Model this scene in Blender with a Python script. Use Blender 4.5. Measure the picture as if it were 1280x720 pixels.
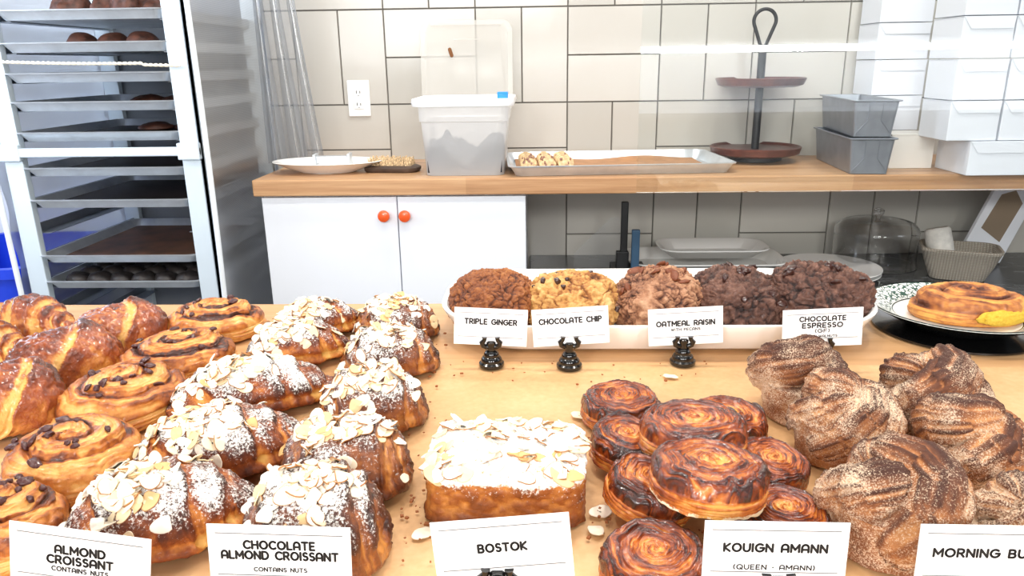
import bpy, math, random
import numpy as np
from math import pi, sin, cos, radians
from mathutils import Matrix, Vector
from mathutils.bvhtree import BVHTree

for _o in list(bpy.data.objects):
    bpy.data.objects.remove(_o, do_unlink=True)
SC = bpy.context.scene
COL = SC.collection
rng = random.Random(7)

# ------------------------------------------------------------------ camera
FPX, PITCH, ROLL, YAW = 930.0, 0.2935, -0.01435, -0.0349
CAM = np.array([0.0, 0.0, 1.21])
CT = 0.90            # counter top
WALL_Y = 2.601
cy_, sy_ = cos(YAW), sin(YAW)
cp_, sp_ = cos(PITCH), sin(PITCH)
cr_, sr_ = cos(ROLL), sin(ROLL)
RIGHT = np.array([cy_, -sy_, 0.0])
FWH = np.array([sy_, cy_, 0.0])
ZUP = np.array([0, 0, 1.0])
FWD = cp_ * FWH - sp_ * ZUP
UP = sp_ * FWH + cp_ * ZUP
cR = cr_ * RIGHT + sr_ * UP
cU = cr_ * UP - sr_ * RIGHT
cam_d = bpy.data.cameras.new('camera')
cam = bpy.data.objects.new('camera', cam_d)
COL.objects.link(cam)
M = Matrix.Identity(4)
for i in range(3):
    M[i][0] = cR[i]; M[i][1] = cU[i]; M[i][2] = -FWD[i]; M[i][3] = CAM[i]
cam.matrix_world = M
cam_d.sensor_width = 36.0
cam_d.lens = FPX / 1280 * 36.0
cam_d.clip_start = 0.02
SC.camera = cam

def ray(px, py):
    A, B = px - 640.0, py - 360.0
    return RIGHT * ((cr_ * A + sr_ * B) / FPX) - UP * ((-sr_ * A + cr_ * B) / FPX) + FWD
def atz(px, py, z):
    d = ray(px, py); k = (z - CAM[2]) / d[2]
    return CAM + d * k
def aty(px, py, Y):
    d = ray(px, py); k = Y / d[1]
    return CAM + d * k

# ------------------------------------------------------------------ light
SC.view_settings.view_transform = 'Standard'
SC.view_settings.look = 'None'
SC.view_settings.exposure = 0.2
SC.view_settings.gamma = 1.0
SC.view_settings.use_curve_mapping = False
w = bpy.data.worlds.new('room_air'); SC.world = w; w.use_nodes = True
w.node_tree.nodes['Background'].inputs[0].default_value = (0.93, 0.97, 1.0, 1)
w.node_tree.nodes['Background'].inputs[1].default_value = 0.20

def area(name, loc, target, size, power, color=(1, 1, 1), sizey=None):
    d = bpy.data.lights.new(name, 'AREA')
    d.energy = power; d.color = color; d.size = size
    if sizey: d.shape = 'RECTANGLE'; d.size_y = sizey
    o = bpy.data.objects.new(name, d); COL.objects.link(o)
    o.location = loc
    o.rotation_euler = (Vector(target) - Vector(loc)).to_track_quat('-Z', 'Y').to_euler()
    return o
WARM = (1.0, 0.93, 0.84)
for x in (-0.75, -0.05, 0.65):
    area('display_spot', (x, 0.95, 2.45), (x * 0.8, 0.6, CT), 0.15, 7.5, WARM)
area('case_light', (0.0, 0.42, 1.95), (0.0, 0.6, CT), 1.7, 2.6, (1, 0.96, 0.9), 0.10)
for x in (-1.1, 0.0, 1.1):
    area('front_fill_light', (x, -1.7, 2.1), (x * 0.7, 1.8, 0.7), 0.45, 22, (1.0, 0.98, 0.95))  # unseen fill lamps added on the customer side for cards and recess
for x in (-0.45, 0.35, 1.2):
    area('wall_spot', (x, 1.75, 2.75), (x, 2.35, 0.95), 0.22, 11, (1.0, 0.97, 0.93))
area('rear_fill_light', (-0.9, -2.7, 1.75), (0.3, 2.4, 0.8), 2.2, 45, (0.95, 0.98, 1.0), 1.1)  # unseen broad fill added behind the viewer to brighten the recess
area('left_window', (-1.86, 1.75, 1.5), (-1.0, 2.25, 1.1), 0.9, 15, (0.72, 0.84, 1.0))
area('right_area_light', (3.0, 0.9, 2.0), (1.3, 2.3, 1.3), 1.0, 14, (0.86, 0.92, 1.0))  # cool area lamp high at the right, aimed at the box stacks

# ------------------------------------------------------------------ helpers
def lin(c):
    out = []
    for v in c[:3]:
        v = v / 255.0
        out.append(v / 12.92 if v <= 0.04045 else ((v + 0.055) / 1.055) ** 2.4)
    return (out[0], out[1], out[2], 1.0)

def tag(o, label=None, cat=None, group=None, kind=None):
    if label: o['label'] = label
    if cat: o['category'] = cat
    if group: o['group'] = group
    if kind: o['kind'] = kind
    return o

def empty(name, loc=(0, 0, 0), rz=0.0):
    o = bpy.data.objects.new(name, None); COL.objects.link(o)
    o.location = loc; o.rotation_euler = (0, 0, rz); o.empty_display_size = 0.02
    return o

def copy_tree(o, parent=None):
    c = o.copy(); COL.objects.link(c)
    if parent is not None: c.parent = parent
    for ch in list(o.children):
        copy_tree(ch, c)
    return c

def link(name, me, parent=None):
    o = bpy.data.objects.new(name, me); COL.objects.link(o)
    if parent is not None: o.parent = parent
    return o

# ---- noise
def _h(ix, iy, iz, s):
    with np.errstate(over='ignore'):
        h = (ix.astype(np.int64) * 374761393 + iy.astype(np.int64) * 668265263 + iz.astype(np.int64) * 2147483647 + s * 1274126177) & 0xffffffff
        h = ((h ^ (h >> 13)) * 1274126177) & 0xffffffff
        h = ((h ^ (h >> 16)) * 668265263) & 0xffffffff
        h = h ^ (h >> 15)
    return (h & 0xffffff) / float(0xffffff)
def noise3(p, seed=0):
    p = np.asarray(p, float)
    i = np.floor(p); f = p - i
    u = f * f * f * (f * (f * 6 - 15) + 10)
    ix, iy, iz = i[..., 0], i[..., 1], i[..., 2]
    r = 0
    for a in (0, 1):
        wa = u[..., 0] if a else 1 - u[..., 0]
        for b in (0, 1):
            wb = u[..., 1] if b else 1 - u[..., 1]
            for c in (0, 1):
                wc = u[..., 2] if c else 1 - u[..., 2]
                r = r + wa * wb * wc * _h(ix + a, iy + b, iz + c, seed)
    return r * 2 - 1
def fbm(p, o=4, seed=0):
    p = np.asarray(p, float); s = 0; a = 1.0; t = 0
    for k in range(o):
        s = s + a * noise3(p * (2.03 ** k) + 13.7 * k, seed + k); t += a; a *= 0.5
    return s / t * 1.5
def worley(p, seed=0):
    p = np.asarray(p, float); i = np.floor(p)
    f1 = np.full(p.shape[:-1], 9.0); f2 = f1.copy()
    for a in (-1, 0, 1):
        for b in (-1, 0, 1):
            for c in (-1, 0, 1):
                q = i + np.array([a, b, c])
                q0, q1, q2 = q[..., 0], q[..., 1], q[..., 2]
                pt = q + np.stack([_h(q0, q1, q2, seed), _h(q0, q1, q2, seed + 11), _h(q0, q1, q2, seed + 23)], -1)
                d = np.sqrt(((pt - p) ** 2).sum(-1))
                m = d < f1
                f2 = np.where(m, f1, np.minimum(f2, d)); f1 = np.where(m, d, f1)
    return f1, f2
def sstep(x):
    x = np.clip(x, 0, 1); return x * x * (3 - 2 * x)

# ---- meshes
def mesh_np(name, V, quads, tris=None, mat=None, attrs=None, smooth=True):
    me = bpy.data.meshes.new(name)
    V = np.asarray(V, np.float32).reshape(-1, 3)
    q = np.asarray(quads, np.int32).reshape(-1, 4)
    t = np.zeros((0, 3), np.int32) if tris is None else np.asarray(tris, np.int32).reshape(-1, 3)
    if len(t):      # closed body: make the faces look outwards
        c0 = V.mean(0); A_, B_, C_ = V[q[:, 0]] - c0, V[q[:, 1]] - c0, V[q[:, 2]] - c0
        if np.einsum('ij,ij->i', A_, np.cross(B_, C_)).sum() < 0: q = q[:, ::-1]
        A_, B_, C_ = V[t[:, 0]] - c0, V[t[:, 1]] - c0, V[t[:, 2]] - c0
        flip = np.einsum('ij,ij->i', A_, np.cross(B_, C_)) < 0
        t = np.where(flip[:, None], t[:, ::-1], t)
    me.vertices.add(len(V)); me.vertices.foreach_set('co', V.ravel())
    nl = q.size + t.size
    me.loops.add(nl)
    me.loops.foreach_set('vertex_index', np.concatenate([q.ravel(), t.ravel()]).astype(np.int32))
    me.polygons.add(len(q) + len(t))
    st = np.concatenate([np.arange(len(q)) * 4, q.size + np.arange(len(t)) * 3]).astype(np.int32)
    me.polygons.foreach_set('loop_start', st)
    me.update(calc_edges=True)
    me.validate()
    if smooth: me.shade_smooth()
    for k, a in (attrs or {}).items():
        at = me.attributes.new(k, 'FLOAT', 'POINT')
        at.data.foreach_set('value', np.asarray(a, np.float32).ravel())
    if mat: me.materials.append(mat)
    return me
def gridq(nu, nv, wv=True):
    i = np.arange(nu - 1)[:, None]; j = np.arange(nv if wv else nv - 1)[None, :]
    j2 = (j + 1) % nv
    return np.stack([i * nv + j, i * nv + j2, (i + 1) * nv + j2, (i + 1) * nv + j], -1).reshape(-1, 4)
def gnormals(V, wv=True):
    du = np.gradient(V, axis=0)
    if wv: dv = (np.roll(V, -1, 1) - np.roll(V, 1, 1))
    else: dv = np.gradient(V, axis=1)
    n = np.cross(du, dv)
    l = np.linalg.norm(n, axis=-1, keepdims=True); l[l < 1e-12] = 1
    return n / l

class MB:
    """collects simple shapes into one mesh"""
    def __init__(s): s.v = []; s.f = []
    def add(s, V, F):
        o = len(s.v)
        s.v += [tuple(map(float, p)) for p in V]
        s.f += [tuple(int(i) + o for i in f) for f in F]
        return s
    def box(s, c, d, R=None):
        x, y, z = d[0] / 2, d[1] / 2, d[2] / 2
        V = [(-x, -y, -z), (x, -y, -z), (x, y, -z), (-x, y, -z), (-x, -y, z), (x, -y, z), (x, y, z), (-x, y, z)]
        V = [Vector(p) for p in V]
        if R is not None: V = [R @ p for p in V]
        V = [p + Vector(c) for p in V]
        return s.add(V, [(0, 3, 2, 1), (4, 5, 6, 7), (0, 1, 5, 4), (1, 2, 6, 5), (2, 3, 7, 6), (3, 0, 4, 7)])
    def rings(s, rings, cap0=True, cap1=True):
        n = len(rings[0]); V = []; F = []
        for r in rings: V += list(r)
        for i in range(len(rings) - 1):
            for j in range(n):
                k = (j + 1) % n
                F.append((i * n + j, i * n + k, (i + 1) * n + k, (i + 1) * n + j))
        if cap0: F.append(tuple(reversed(range(n))))
        if cap1: F.append(tuple((len(rings) - 1) * n + j for j in range(n)))
        return s.add(V, F)
    def rr(s, specs, n=6, cap0=True, cap1=True, cx=0, cy=0):
        """rounded-rectangle rings: (w, d, r, z)"""
        R = []
        for (w_, d_, r, z) in specs:
            r = min(r, w_ / 2 - 1e-5, d_ / 2 - 1e-5); P = []
            for (sx, sy, a0) in ((1, 1, 0), (-1, 1, pi / 2), (-1, -1, pi), (1, -1, 1.5 * pi)):
                for k in range(n + 1):
                    a = a0 + pi / 2 * k / n
                    P.append((cx + sx * (w_ / 2 - r) + r * cos(a), cy + sy * (d_ / 2 - r) + r * sin(a), z))
            R.append(P)
        return s.rings(R, cap0, cap1)
    def lathe(s, prof, n=32, c=(0, 0, 0), cap0=True, cap1=True, sx=1, sy=1):
        R = [[(c[0] + r * sx * cos(2 * pi * k / n), c[1] + r * sy * sin(2 * pi * k / n), c[2] + z) for k in range(n)] for r, z in prof]
        return s.rings(R, cap0, cap1)
    def tube(s, pts, r, n=10, closed=False):
        pts = [Vector(p) for p in pts]; R = []; m = len(pts)
        up = Vector((0, 0, 1)); prev = None
        for i, p in enumerate(pts):
            if closed: t = pts[(i + 1) % m] - pts[i - 1]
            else: t = pts[min(i + 1, m - 1)] - pts[max(i - 1, 0)]
            t.normalize()
            if prev is None:
                a = up if abs(t.dot(up)) < 0.9 else Vector((1, 0, 0))
                u = t.cross(a).normalized()
            else:
                u = (prev - t * prev.dot(t)).normalized()
            prev = u; v = t.cross(u)
            rr = r[i] if isinstance(r, (list, tuple)) else r
            R.append([p + u * (rr * cos(2 * pi * k / n)) + v * (rr * sin(2 * pi * k / n)) for k in range(n)])
        if closed: R.append(R[0])
        return s.rings(R, not closed, not closed)
    def mesh(s, name, m=None, smooth=False):
        me = bpy.data.meshes.new(name); me.from_pydata(s.v, [], s.f); me.update()
        if smooth: me.shade_smooth()
        if m: me.materials.append(m)
        return me
    def build(s, name, m, parent=None, smooth=False, bevel=0, seg=2, loc=None, rz=None):
        o = link(name, s.mesh(name, m, smooth), parent)
        if bevel:
            b = o.modifiers.new('bevel', 'BEVEL'); b.width = bevel; b.segments = seg; b.limit_method = 'ANGLE'; b.angle_limit = radians(40)
            b.harden_normals = False
        if smooth:
            try:
                o.data.set_sharp_from_angle(angle=radians(42))
            except Exception: pass
        if loc is not None: o.location = loc
        if rz is not None: o.rotation_euler = (0, 0, rz)
        return o

# ------------------------------------------------------------------ materials
class NT:
    def __init__(s, name):
        s.m = bpy.data.materials.new(name); s.m.use_nodes = True
        s.t = s.m.node_tree; s.t.nodes.clear()
        s.out = s.t.nodes.new('ShaderNodeOutputMaterial')
    def n(s, typ, ins=None, **kw):
        nd = s.t.nodes.new('ShaderNode' + typ)
        for k, v in kw.items(): setattr(nd, k, v)
        for k, v in (ins or {}).items():
            i = nd.inputs[k]
            if isinstance(v, bpy.types.NodeSocket): s.t.links.new(v, i)
            else: i.default_value = v
        return nd
    def obj(s): return s.n('TexCoord').outputs['Object']
    def map(s, v, sc): return s.n('Mapping', {'Vector': v, 'Scale': sc}).outputs[0]
    def noise(s, v, scale, detail=4, rough=0.55): return s.n('TexNoise', {'Vector': v, 'Scale': scale, 'Detail': detail, 'Roughness': rough}).outputs[0]
    def math(s, op, a, b=0.5, c=0.5, clamp=False):
        nd = s.n('Math', operation=op, use_clamp=clamp)
        for i, v in enumerate((a, b, c)):
            if isinstance(v, bpy.types.NodeSocket): s.t.links.new(v, nd.inputs[i])
            else: nd.inputs[i].default_value = v
        return nd.outputs[0]
    def ramp(s, fac, stops, interp='LINEAR'):
        nd = s.n('ValToRGB', {'Fac': fac}); cr = nd.color_ramp; cr.interpolation = interp
        while len(cr.elements) < len(stops): cr.elements.new(0.5)
        for e, (p, c) in zip(cr.elements, stops): e.position = p; e.color = lin(c)
        return nd.outputs[0]
    def mix(s, fac, a, b):
        nd = s.n('Mix', data_type='RGBA')
        for i, v in ((0, fac), (6, a), (7, b)):
            if isinstance(v, bpy.types.NodeSocket): s.t.links.new(v, nd.inputs[i])
            else: nd.inputs[i].default_value = v
        return nd.outputs[2]
    def attr(s, name): return s.n('Attribute', attribute_name=name).outputs['Fac']
    def bump(s, h, strength, dist=0.001): return s.n('Bump', {'Height': h, 'Strength': strength, 'Distance': dist}).outputs[0]
    def pbsdf(s, **k):
        nd = s.n('BsdfPrincipled', {a.replace('_', ' '): v for a, v in k.items()})
        s.t.links.new(nd.outputs[0], s.out.inputs[0]); return nd
    def surf(s, sh): s.t.links.new(sh, s.out.inputs[0]); return s.m

def plain(name, c, rough=0.5, metal=0.0, coat=0.0, var=0.0, bump=0.0, bscale=60, **kw):
    t = NT(name); base = lin(c)
    args = dict(Roughness=rough, Metallic=metal, Coat_Weight=coat, **kw)
    o = t.obj()
    if var:
        nz = t.noise(o, bscale * 0.4, 4)
        base = t.ramp(nz, [(0.3, [v * (1 - var) for v in c]), (0.7, [min(255, v * (1 + var)) for v in c])])
    if bump: args['Normal'] = t.bump(t.noise(o, bscale, 5), bump, 0.002)
    t.pbsdf(Base_Color=base, **args)
    return t.m

def crust(name, stops, nscale=260, namt=0.35, rough=0.5, coat=0.0, dust=True, dustcol=(250, 246, 240), bump=0.5, fine=900, croug=0.15, dscale=520, lo=0.0):
    t = NT(name); o = t.obj()
    nz = t.noise(o, nscale, 5, 0.6)
    b = t.math('ADD', t.attr('bake'), t.math('MULTIPLY', t.math('SUBTRACT', nz, 0.5), namt * 2))
    col = t.ramp(b, stops)
    r = rough
    args = {}
    if dust:
        dn = t.noise(o, dscale, 3, 0.7)
        d = t.math('ADD', t.attr('dust'), t.math('MULTIPLY', t.math('SUBTRACT', dn, 0.5), 2.2))
        d = t.math('MULTIPLY', t.math('SUBTRACT', d, 0.45), 2.6, clamp=True)
        col = t.mix(d, col, lin(dustcol))
        r = t.math('ADD', t.math('MULTIPLY', d, 0.9 - rough), rough)
        if coat: args['Coat_Weight'] = t.math('MULTIPLY', t.math('SUBTRACT', 1.0, d), coat)
    elif coat: args['Coat_Weight'] = coat
    bn = t.noise(o, fine, 4, 0.7)
    hn = t.math('ADD', t.math('MULTIPLY', nz, 1.5), bn)
    nrm = t.bump(hn, bump, 0.0012)
    t.pbsdf(Base_Color=col, Roughness=r, Normal=nrm, Coat_Roughness=croug, Specular_IOR_Level=0.4, **args)
    return t.m

# wall tiles and grout
t = NT('glazed_tile'); o = t.obj()
rnd = t.attr('tilevar')
tc = t.ramp(rnd, [(0.0, (186, 183, 175)), (0.5, (194, 190, 182)), (1.0, (201, 197, 189))])
t.pbsdf(Base_Color=tc, Roughness=0.12, Normal=t.bump(t.noise(o, 7, 2), 0.08, 0.01), Specular_IOR_Level=0.5)
M_TILE = t.m
M_GROUT = plain('grout', (96, 92, 86), 0.9)

def wood(name, stops, row=0.042, ln=0.55, rough=0.4, coat=0.15, gsc=(3, 70, 70), seam=0.35):
    t = NT(name); o = t.obj()
    br = t.n('TexBrick', {'Vector': o, 'Color1': (0, 0, 0, 1), 'Color2': (1, 1, 1, 1), 'Mortar': (0.5, 0.5, 0.5, 1), 'Scale': 1.0,
                          'Mortar Size': 0.0005, 'Brick Width': ln, 'Row Height': row}, offset=0.37)
    g = t.noise(t.map(o, gsc), 1.0, 6, 0.6)
    g2 = t.noise(t.map(o, (gsc[0] * 2.2, gsc[1] * 3.5, gsc[2] * 3.5)), 1.0, 3)
    v = t.math('ADD', t.math('MULTIPLY', t.math('SUBTRACT', g, 0.5), 1.1), t.math('MULTIPLY', br.outputs[0], seam))
    v = t.math('ADD', v, t.math('MULTIPLY', t.math('SUBTRACT', g2, 0.5), 0.35))
    v = t.math('ADD', v, 0.32)
    t.pbsdf(Base_Color=t.ramp(v, stops), Roughness=rough, Coat_Weight=coat, Coat_Roughness=0.3, Normal=t.bump(g2, 0.08, 0.001))
    return t.m
M_BLOCK = wood('butcher_block', [(0.0, (146, 100, 64)), (0.4, (184, 138, 96)), (0.75, (206, 164, 122)), (1.0, (220, 184, 144))])
M_MAPLE = wood('maple_counter', [(0.0, (176, 128, 84)), (0.4, (206, 160, 112)), (0.75, (218, 176, 130)), (1.0, (228, 192, 148))], row=0.09, ln=0.9, rough=0.38)
M_WALNUT = wood('walnut', [(0.0, (52, 26, 20)), (0.5, (92, 48, 38)), (1.0, (128, 72, 56))], row=0.5, ln=2, rough=0.35)
t = NT('kraft_parchment'); o = t.obj()
nz = t.noise(o, 9, 5, 0.6); n2 = t.noise(o, 160, 3)
t.pbsdf(Base_Color=t.ramp(t.math('ADD', nz, t.math('MULTIPLY', t.math('SUBTRACT', n2, 0.5), 0.4)), [(0.25, (192, 146, 98)), (0.5, (210, 166, 116)), (0.75, (222, 182, 134))]),
        Roughness=0.5, Normal=t.bump(nz, 0.25, 0.004))
M_PARCH = t.m
M_PANPAPER = plain('brown_pan_paper', (176, 128, 86), 0.6, var=0.08)
M_LACQ = plain('white_lacquer', (236, 240, 247), 0.35)
M_ORANGE = plain('orange_enamel', (233, 88, 30), 0.3, coat=0.3)
M_ALU = plain('brushed_aluminium', (214, 219, 224), 0.38, 0.7, var=0.05, bscale=40)
M_RACK = plain('satin_rack_aluminium', (214, 226, 234), 0.5, 0.25)
M_RUN = plain('runner_aluminium', (168, 174, 182), 0.42, 0.85)
M_PANGREY = plain('dark_grey_bakeware', (150, 154, 162), 0.38, 0.6, var=0.06)
M_BLACK = plain('black_plastic', (12, 12, 13), 0.18, coat=0.4)
M_BLKMET = plain('black_iron', (18, 19, 22), 0.45)
M_BLUEGREY = plain('blue_grey_metal', (52, 84, 112), 0.4)
M_PORC = plain('white_porcelain', (244, 243, 240), 0.16, coat=0.5)
M_PORCG = plain('grey_white_stoneware', (238, 237, 234), 0.25, coat=0.2)
M_CARD = plain('card_stock', (250, 250, 250), 0.6)
M_INK = plain('black_ink', (24, 23, 24), 0.7)
M_INKG = plain('grey_ink', (120, 118, 116), 0.7)
M_BOX = plain('white_paperboard', (236, 239, 246), 0.55)
M_BOX2 = plain('cream_paperboard', (232, 228, 222), 0.6)
M_OUTLET = plain('outlet_plastic', (242, 242, 240), 0.3)
M_SLOT = plain('outlet_slot', (40, 40, 40), 0.6)
M_BLUE = plain('blue_plastic', (28, 66, 214), 0.4)
M_CLIP = plain('bright_blue_clip', (30, 140, 235), 0.35)
M_BRISTLE = plain('tan_bristle', (196, 168, 130), 0.8, var=0.3, bscale=400)
M_DKWOOD = plain('dark_wood_handle', (72, 56, 46), 0.5, var=0.2, bscale=60)
M_FLOOR = plain('grey_floor', (110, 108, 106), 0.6, var=0.05, bscale=8)
M_PAINT = plain('white_paint', (222, 226, 232), 0.7)
M_WINDOW = plain('tan_kraft_window', (142, 124, 104), 0.6)
M_PAPER = plain('white_paper_sleeve', (238, 240, 246), 0.6)
M_NAPKIN = plain('wrapped_white_cloth', (214, 210, 202), 0.8, var=0.06, bump=0.4, bscale=120)
M_RUST = plain('brown_smear', (120, 72, 30), 0.7)
M_SKIRT = plain('counter_panel', (210, 205, 198), 0.5)
M_CORD = plain('cream_cord', (236, 226, 206), 0.6)
t = NT('dark_granite'); o = t.obj()
nz = t.noise(t.map(o, (5, 14, 14)), 1.0, 7, 0.7); n2 = t.noise(o, 220, 2)
t.pbsdf(Base_Color=t.ramp(t.math('ADD', nz, t.math('MULTIPLY', t.math('SUBTRACT', n2, 0.5), 0.25)), [(0.35, (34, 36, 38)), (0.55, (66, 68, 70)), (0.72, (128, 130, 132))]), Roughness=0.25)
M_GRANITE = t.m
t = NT('clear_glass'); t.pbsdf(Base_Color=(1, 1, 1, 1), Roughness=0.0, Transmission_Weight=1.0, IOR=1.45)
M_GLASS = t.m
def sheet_mat(name, col, opac, rough=0.5, weave=0.0, trl=0.5):
    t = NT(name)
    dif = t.n('BsdfDiffuse', {'Color': lin(col)}); trn = t.n('BsdfTranslucent', {'Color': lin(col)})
    glo = t.n('BsdfGlossy', {'Color': (1, 1, 1, 1), 'Roughness': rough})
    m1 = t.n('MixShader', {0: trl, 1: dif.outputs[0], 2: trn.outputs[0]})
    fr = t.n('Fresnel', {'IOR': 1.4})
    m1b = t.n('MixShader', {0: fr.outputs[0], 1: m1.outputs[0], 2: glo.outputs[0]})
    tr = t.n('BsdfTransparent')
    fac = opac
    if weave:
        wv = t.n('TexWave', {'Vector': t.obj(), 'Scale': weave, 'Distortion': 0.0}, bands_direction='Z')
        fac = t.math('ADD', t.math('MULTIPLY', wv.outputs[1], 0.12), opac - 0.06, clamp=True)
    m2 = t.n('MixShader', {0: fac, 1: tr.outputs[0], 2: m1b.outputs[0]})
    return t.surf(m2.outputs[0])
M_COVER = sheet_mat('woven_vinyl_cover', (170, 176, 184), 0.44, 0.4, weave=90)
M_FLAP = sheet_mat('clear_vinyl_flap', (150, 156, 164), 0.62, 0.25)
M_COVERB = sheet_mat('shaded_vinyl_cover', (150, 156, 166), 0.93, 0.4, trl=0.25)  # denser, darker copy of the cover vinyl; shade inside the rack put into its colour
M_COVERL = sheet_mat('lit_vinyl_cover', (214, 222, 240), 0.72, 0.4, trl=0.6)  # paler, bluer copy of the cover vinyl; daylight put into its colour
M_TUB = sheet_mat('milky_plastic', (252, 253, 254), 0.60, 0.3, trl=0.45)
M_LID = sheet_mat('milky_lid', (240, 238, 232), 0.36, 0.2, trl=0.3)
M_ACRYL = sheet_mat('clear_acrylic', (225, 228, 230), 0.16, 0.1)
def thin_glass():
    t = NT('pane_glass')
    fr = t.n('Fresnel', {'IOR': 1.5}); f2 = t.math('MULTIPLY', fr.outputs[0], 1.15, clamp=True)
    g = t.n('BsdfGlossy', {'Color': (1, 1, 1, 1), 'Roughness': 0.0}); tr = t.n('BsdfTransparent', {'Color': (0.97, 0.985, 0.98, 1)})
    return t.surf(t.n('MixShader', {0: f2, 1: tr.outputs[0], 2: g.outputs[0]}).outputs[0])
M_PANE = thin_glass()
t = NT('wicker'); o = t.obj()
w1 = t.n('TexWave', {'Vector': o, 'Scale': 60.0}, bands_direction='Z'); w2 = t.n('TexWave', {'Vector': o, 'Scale': 40.0}, bands_direction='X')
h = t.math('MULTIPLY', w1.outputs[1], w2.outputs[1])
t.pbsdf(Base_Color=t.ramp(h, [(0, (150, 140, 126)), (0.6, (206, 198, 184))]), Roughness=0.8, Normal=t.bump(h, 0.8, 0.004))
M_WICKER = t.m
t = NT('led_tube'); e = t.n('Emission', {'Color': (1, 1, 1, 1), 'Strength': 22.0}); M_LED = t.surf(e.outputs[0])

# pastry crusts
G_DARK = [(0.0, (232, 180, 96)), (0.3, (205, 128, 54)), (0.55, (150, 76, 30)), (0.8, (98, 42, 18)), (1.0, (58, 24, 12))]
G_GOLD = [(0.0, (238, 192, 116)), (0.3, (220, 154, 78)), (0.55, (190, 112, 46)), (0.8, (134, 66, 28)), (1.0, (66, 32, 22))]
M_GLAZED = crust('glazed_croissant_crust', [(0.0, (232, 178, 98)), (0.3, (206, 132, 62)), (0.52, (158, 78, 36)), (0.78, (116, 52, 27)), (1.0, (80, 36, 21))], 200, 0.14, 0.25, 0.75, croug=0.08, dust=False, bump=1.0, fine=330)
M_SWIRL = crust('golden_swirl_crust', G_GOLD, 240, 0.22, 0.38, 0.35, dust=False, bump=0.5)
M_ALMOND = crust('sugared_croissant_crust', G_DARK, 240, 0.28, 0.5, 0.1, dust=True)
M_CHALM = crust('sugared_dark_crust', [(0, (206, 138, 66)), (0.35, (150, 84, 38)), (0.65, (96, 46, 22)), (1, (52, 24, 14))], 240, 0.28, 0.4, 0.3, dust=True)
M_KOUIGN = crust('caramel_crust', [(0, (240, 176, 88)), (0.28, (206, 116, 42)), (0.52, (150, 66, 22)), (0.78, (92, 34, 14)), (1, (48, 18, 10))], 300, 0.20, 0.25, 0.7, dust=True, dustcol=(246, 226, 190), bump=0.5)
M_BUN = crust('sugar_spice_crust', [(0, (198, 138, 84)), (0.35, (152, 94, 56)), (0.65, (106, 62, 40)), (1, (70, 38, 26))], 260, 0.25, 0.7, 0.0, dust=True, dustcol=(226, 200, 172), dscale=900, bump=0.6)
M_BREAD = crust('brioche_crust', [(0, (232, 180, 104)), (0.35, (204, 134, 62)), (0.65, (156, 86, 34)), (1, (96, 46, 20))], 180, 0.25, 0.5, 0.1, dust=True, dscale=420)
M_GINGER = crust('ginger_cookie', [(0, (196, 134, 76)), (0.4, (158, 92, 46)), (0.7, (116, 60, 30)), (1, (66, 32, 18))], 420, 0.25, 0.6, 0.15, dust=False, bump=0.9, fine=1500)
M_CHIPCK = crust('golden_cookie', [(0, (242, 202, 138)), (0.4, (212, 158, 90)), (0.7, (158, 98, 48)), (1, (84, 46, 24))], 330, 0.28, 0.6, 0.1, dust=False, bump=0.8, fine=1500)
M_OATCK = crust('oatmeal_cookie', [(0, (220, 176, 140)), (0.4, (180, 128, 94)), (0.7, (122, 76, 54)), (1, (66, 38, 28))], 330, 0.32, 0.6, 0.15, dust=False, bump=0.9, fine=1500)
M_CHOCCK = crust('chocolate_cookie', [(0, (158, 116, 98)), (0.4, (104, 68, 54)), (0.7, (70, 42, 34)), (1, (34, 20, 17))], 330, 0.28, 0.5, 0.2, dust=False, bump=0.9, fine=1500)
M_CINN = crust('cinnamon_roll_crust', [(0, (226, 168, 84)), (0.35, (196, 128, 62)), (0.6, (158, 92, 48)), (0.85, (112, 60, 36)), (1, (84, 44, 30))], 240, 0.12, 0.55, 0.1, dust=False, bump=0.35)
M_CRUMB = crust('yellow_crumb', [(0, (236, 204, 84)), (0.5, (214, 166, 40)), (1, (140, 92, 24))], 300, 0.4, 0.8, 0, dust=False, bump=1.0, fine=500)
M_CHOCF = plain('dark_filling', (58, 28, 20), 0.3, coat=0.4)
M_RAISIN = plain('raisin', (72, 30, 28), 0.35, coat=0.3, bump=0.5, bscale=500)
M_PECAN = plain('pecan', (118, 62, 34), 0.5, bump=0.5, bscale=400)
M_DARKBAKE = plain('dark_baked_crust', (78, 46, 34), 0.55, var=0.35, bump=0.6, bscale=120)
M_DARKBAKE2 = plain('very_dark_baked_crust', (46, 40, 38), 0.5, var=0.3, bump=0.4, bscale=120)
M_TRAYBROWN = plain('dark_brown_liner', (34, 24, 21), 0.6, var=0.3, bscale=30)
M_FRUIT = plain('grey_crumb_filling', (48, 48, 56), 0.9, var=0.25, bscale=80)
M_COOKDOUGH = plain('speckled_cookie', (202, 170, 128), 0.7, var=0.25, bump=0.4, bscale=200)
t = NT('almond_flake'); oi = t.n('ObjectInfo'); ra = t.attr('rim')
c0 = t.ramp(oi.outputs['Random'], [(0.0, (250, 244, 232)), (0.5, (248, 238, 218)), (0.82, (240, 220, 180)), (1.0, (218, 170, 106))])
t.pbsdf(Base_Color=t.mix(ra, c0, lin((168, 112, 62))), Roughness=0.55)
M_FLAKE = t.m

# ------------------------------------------------------------------ room
fl = MB().box((0, 1.0, -0.03), (9, 9, 0.06)).build('floor', M_FLOOR); tag(fl, kind='structure')
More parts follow.
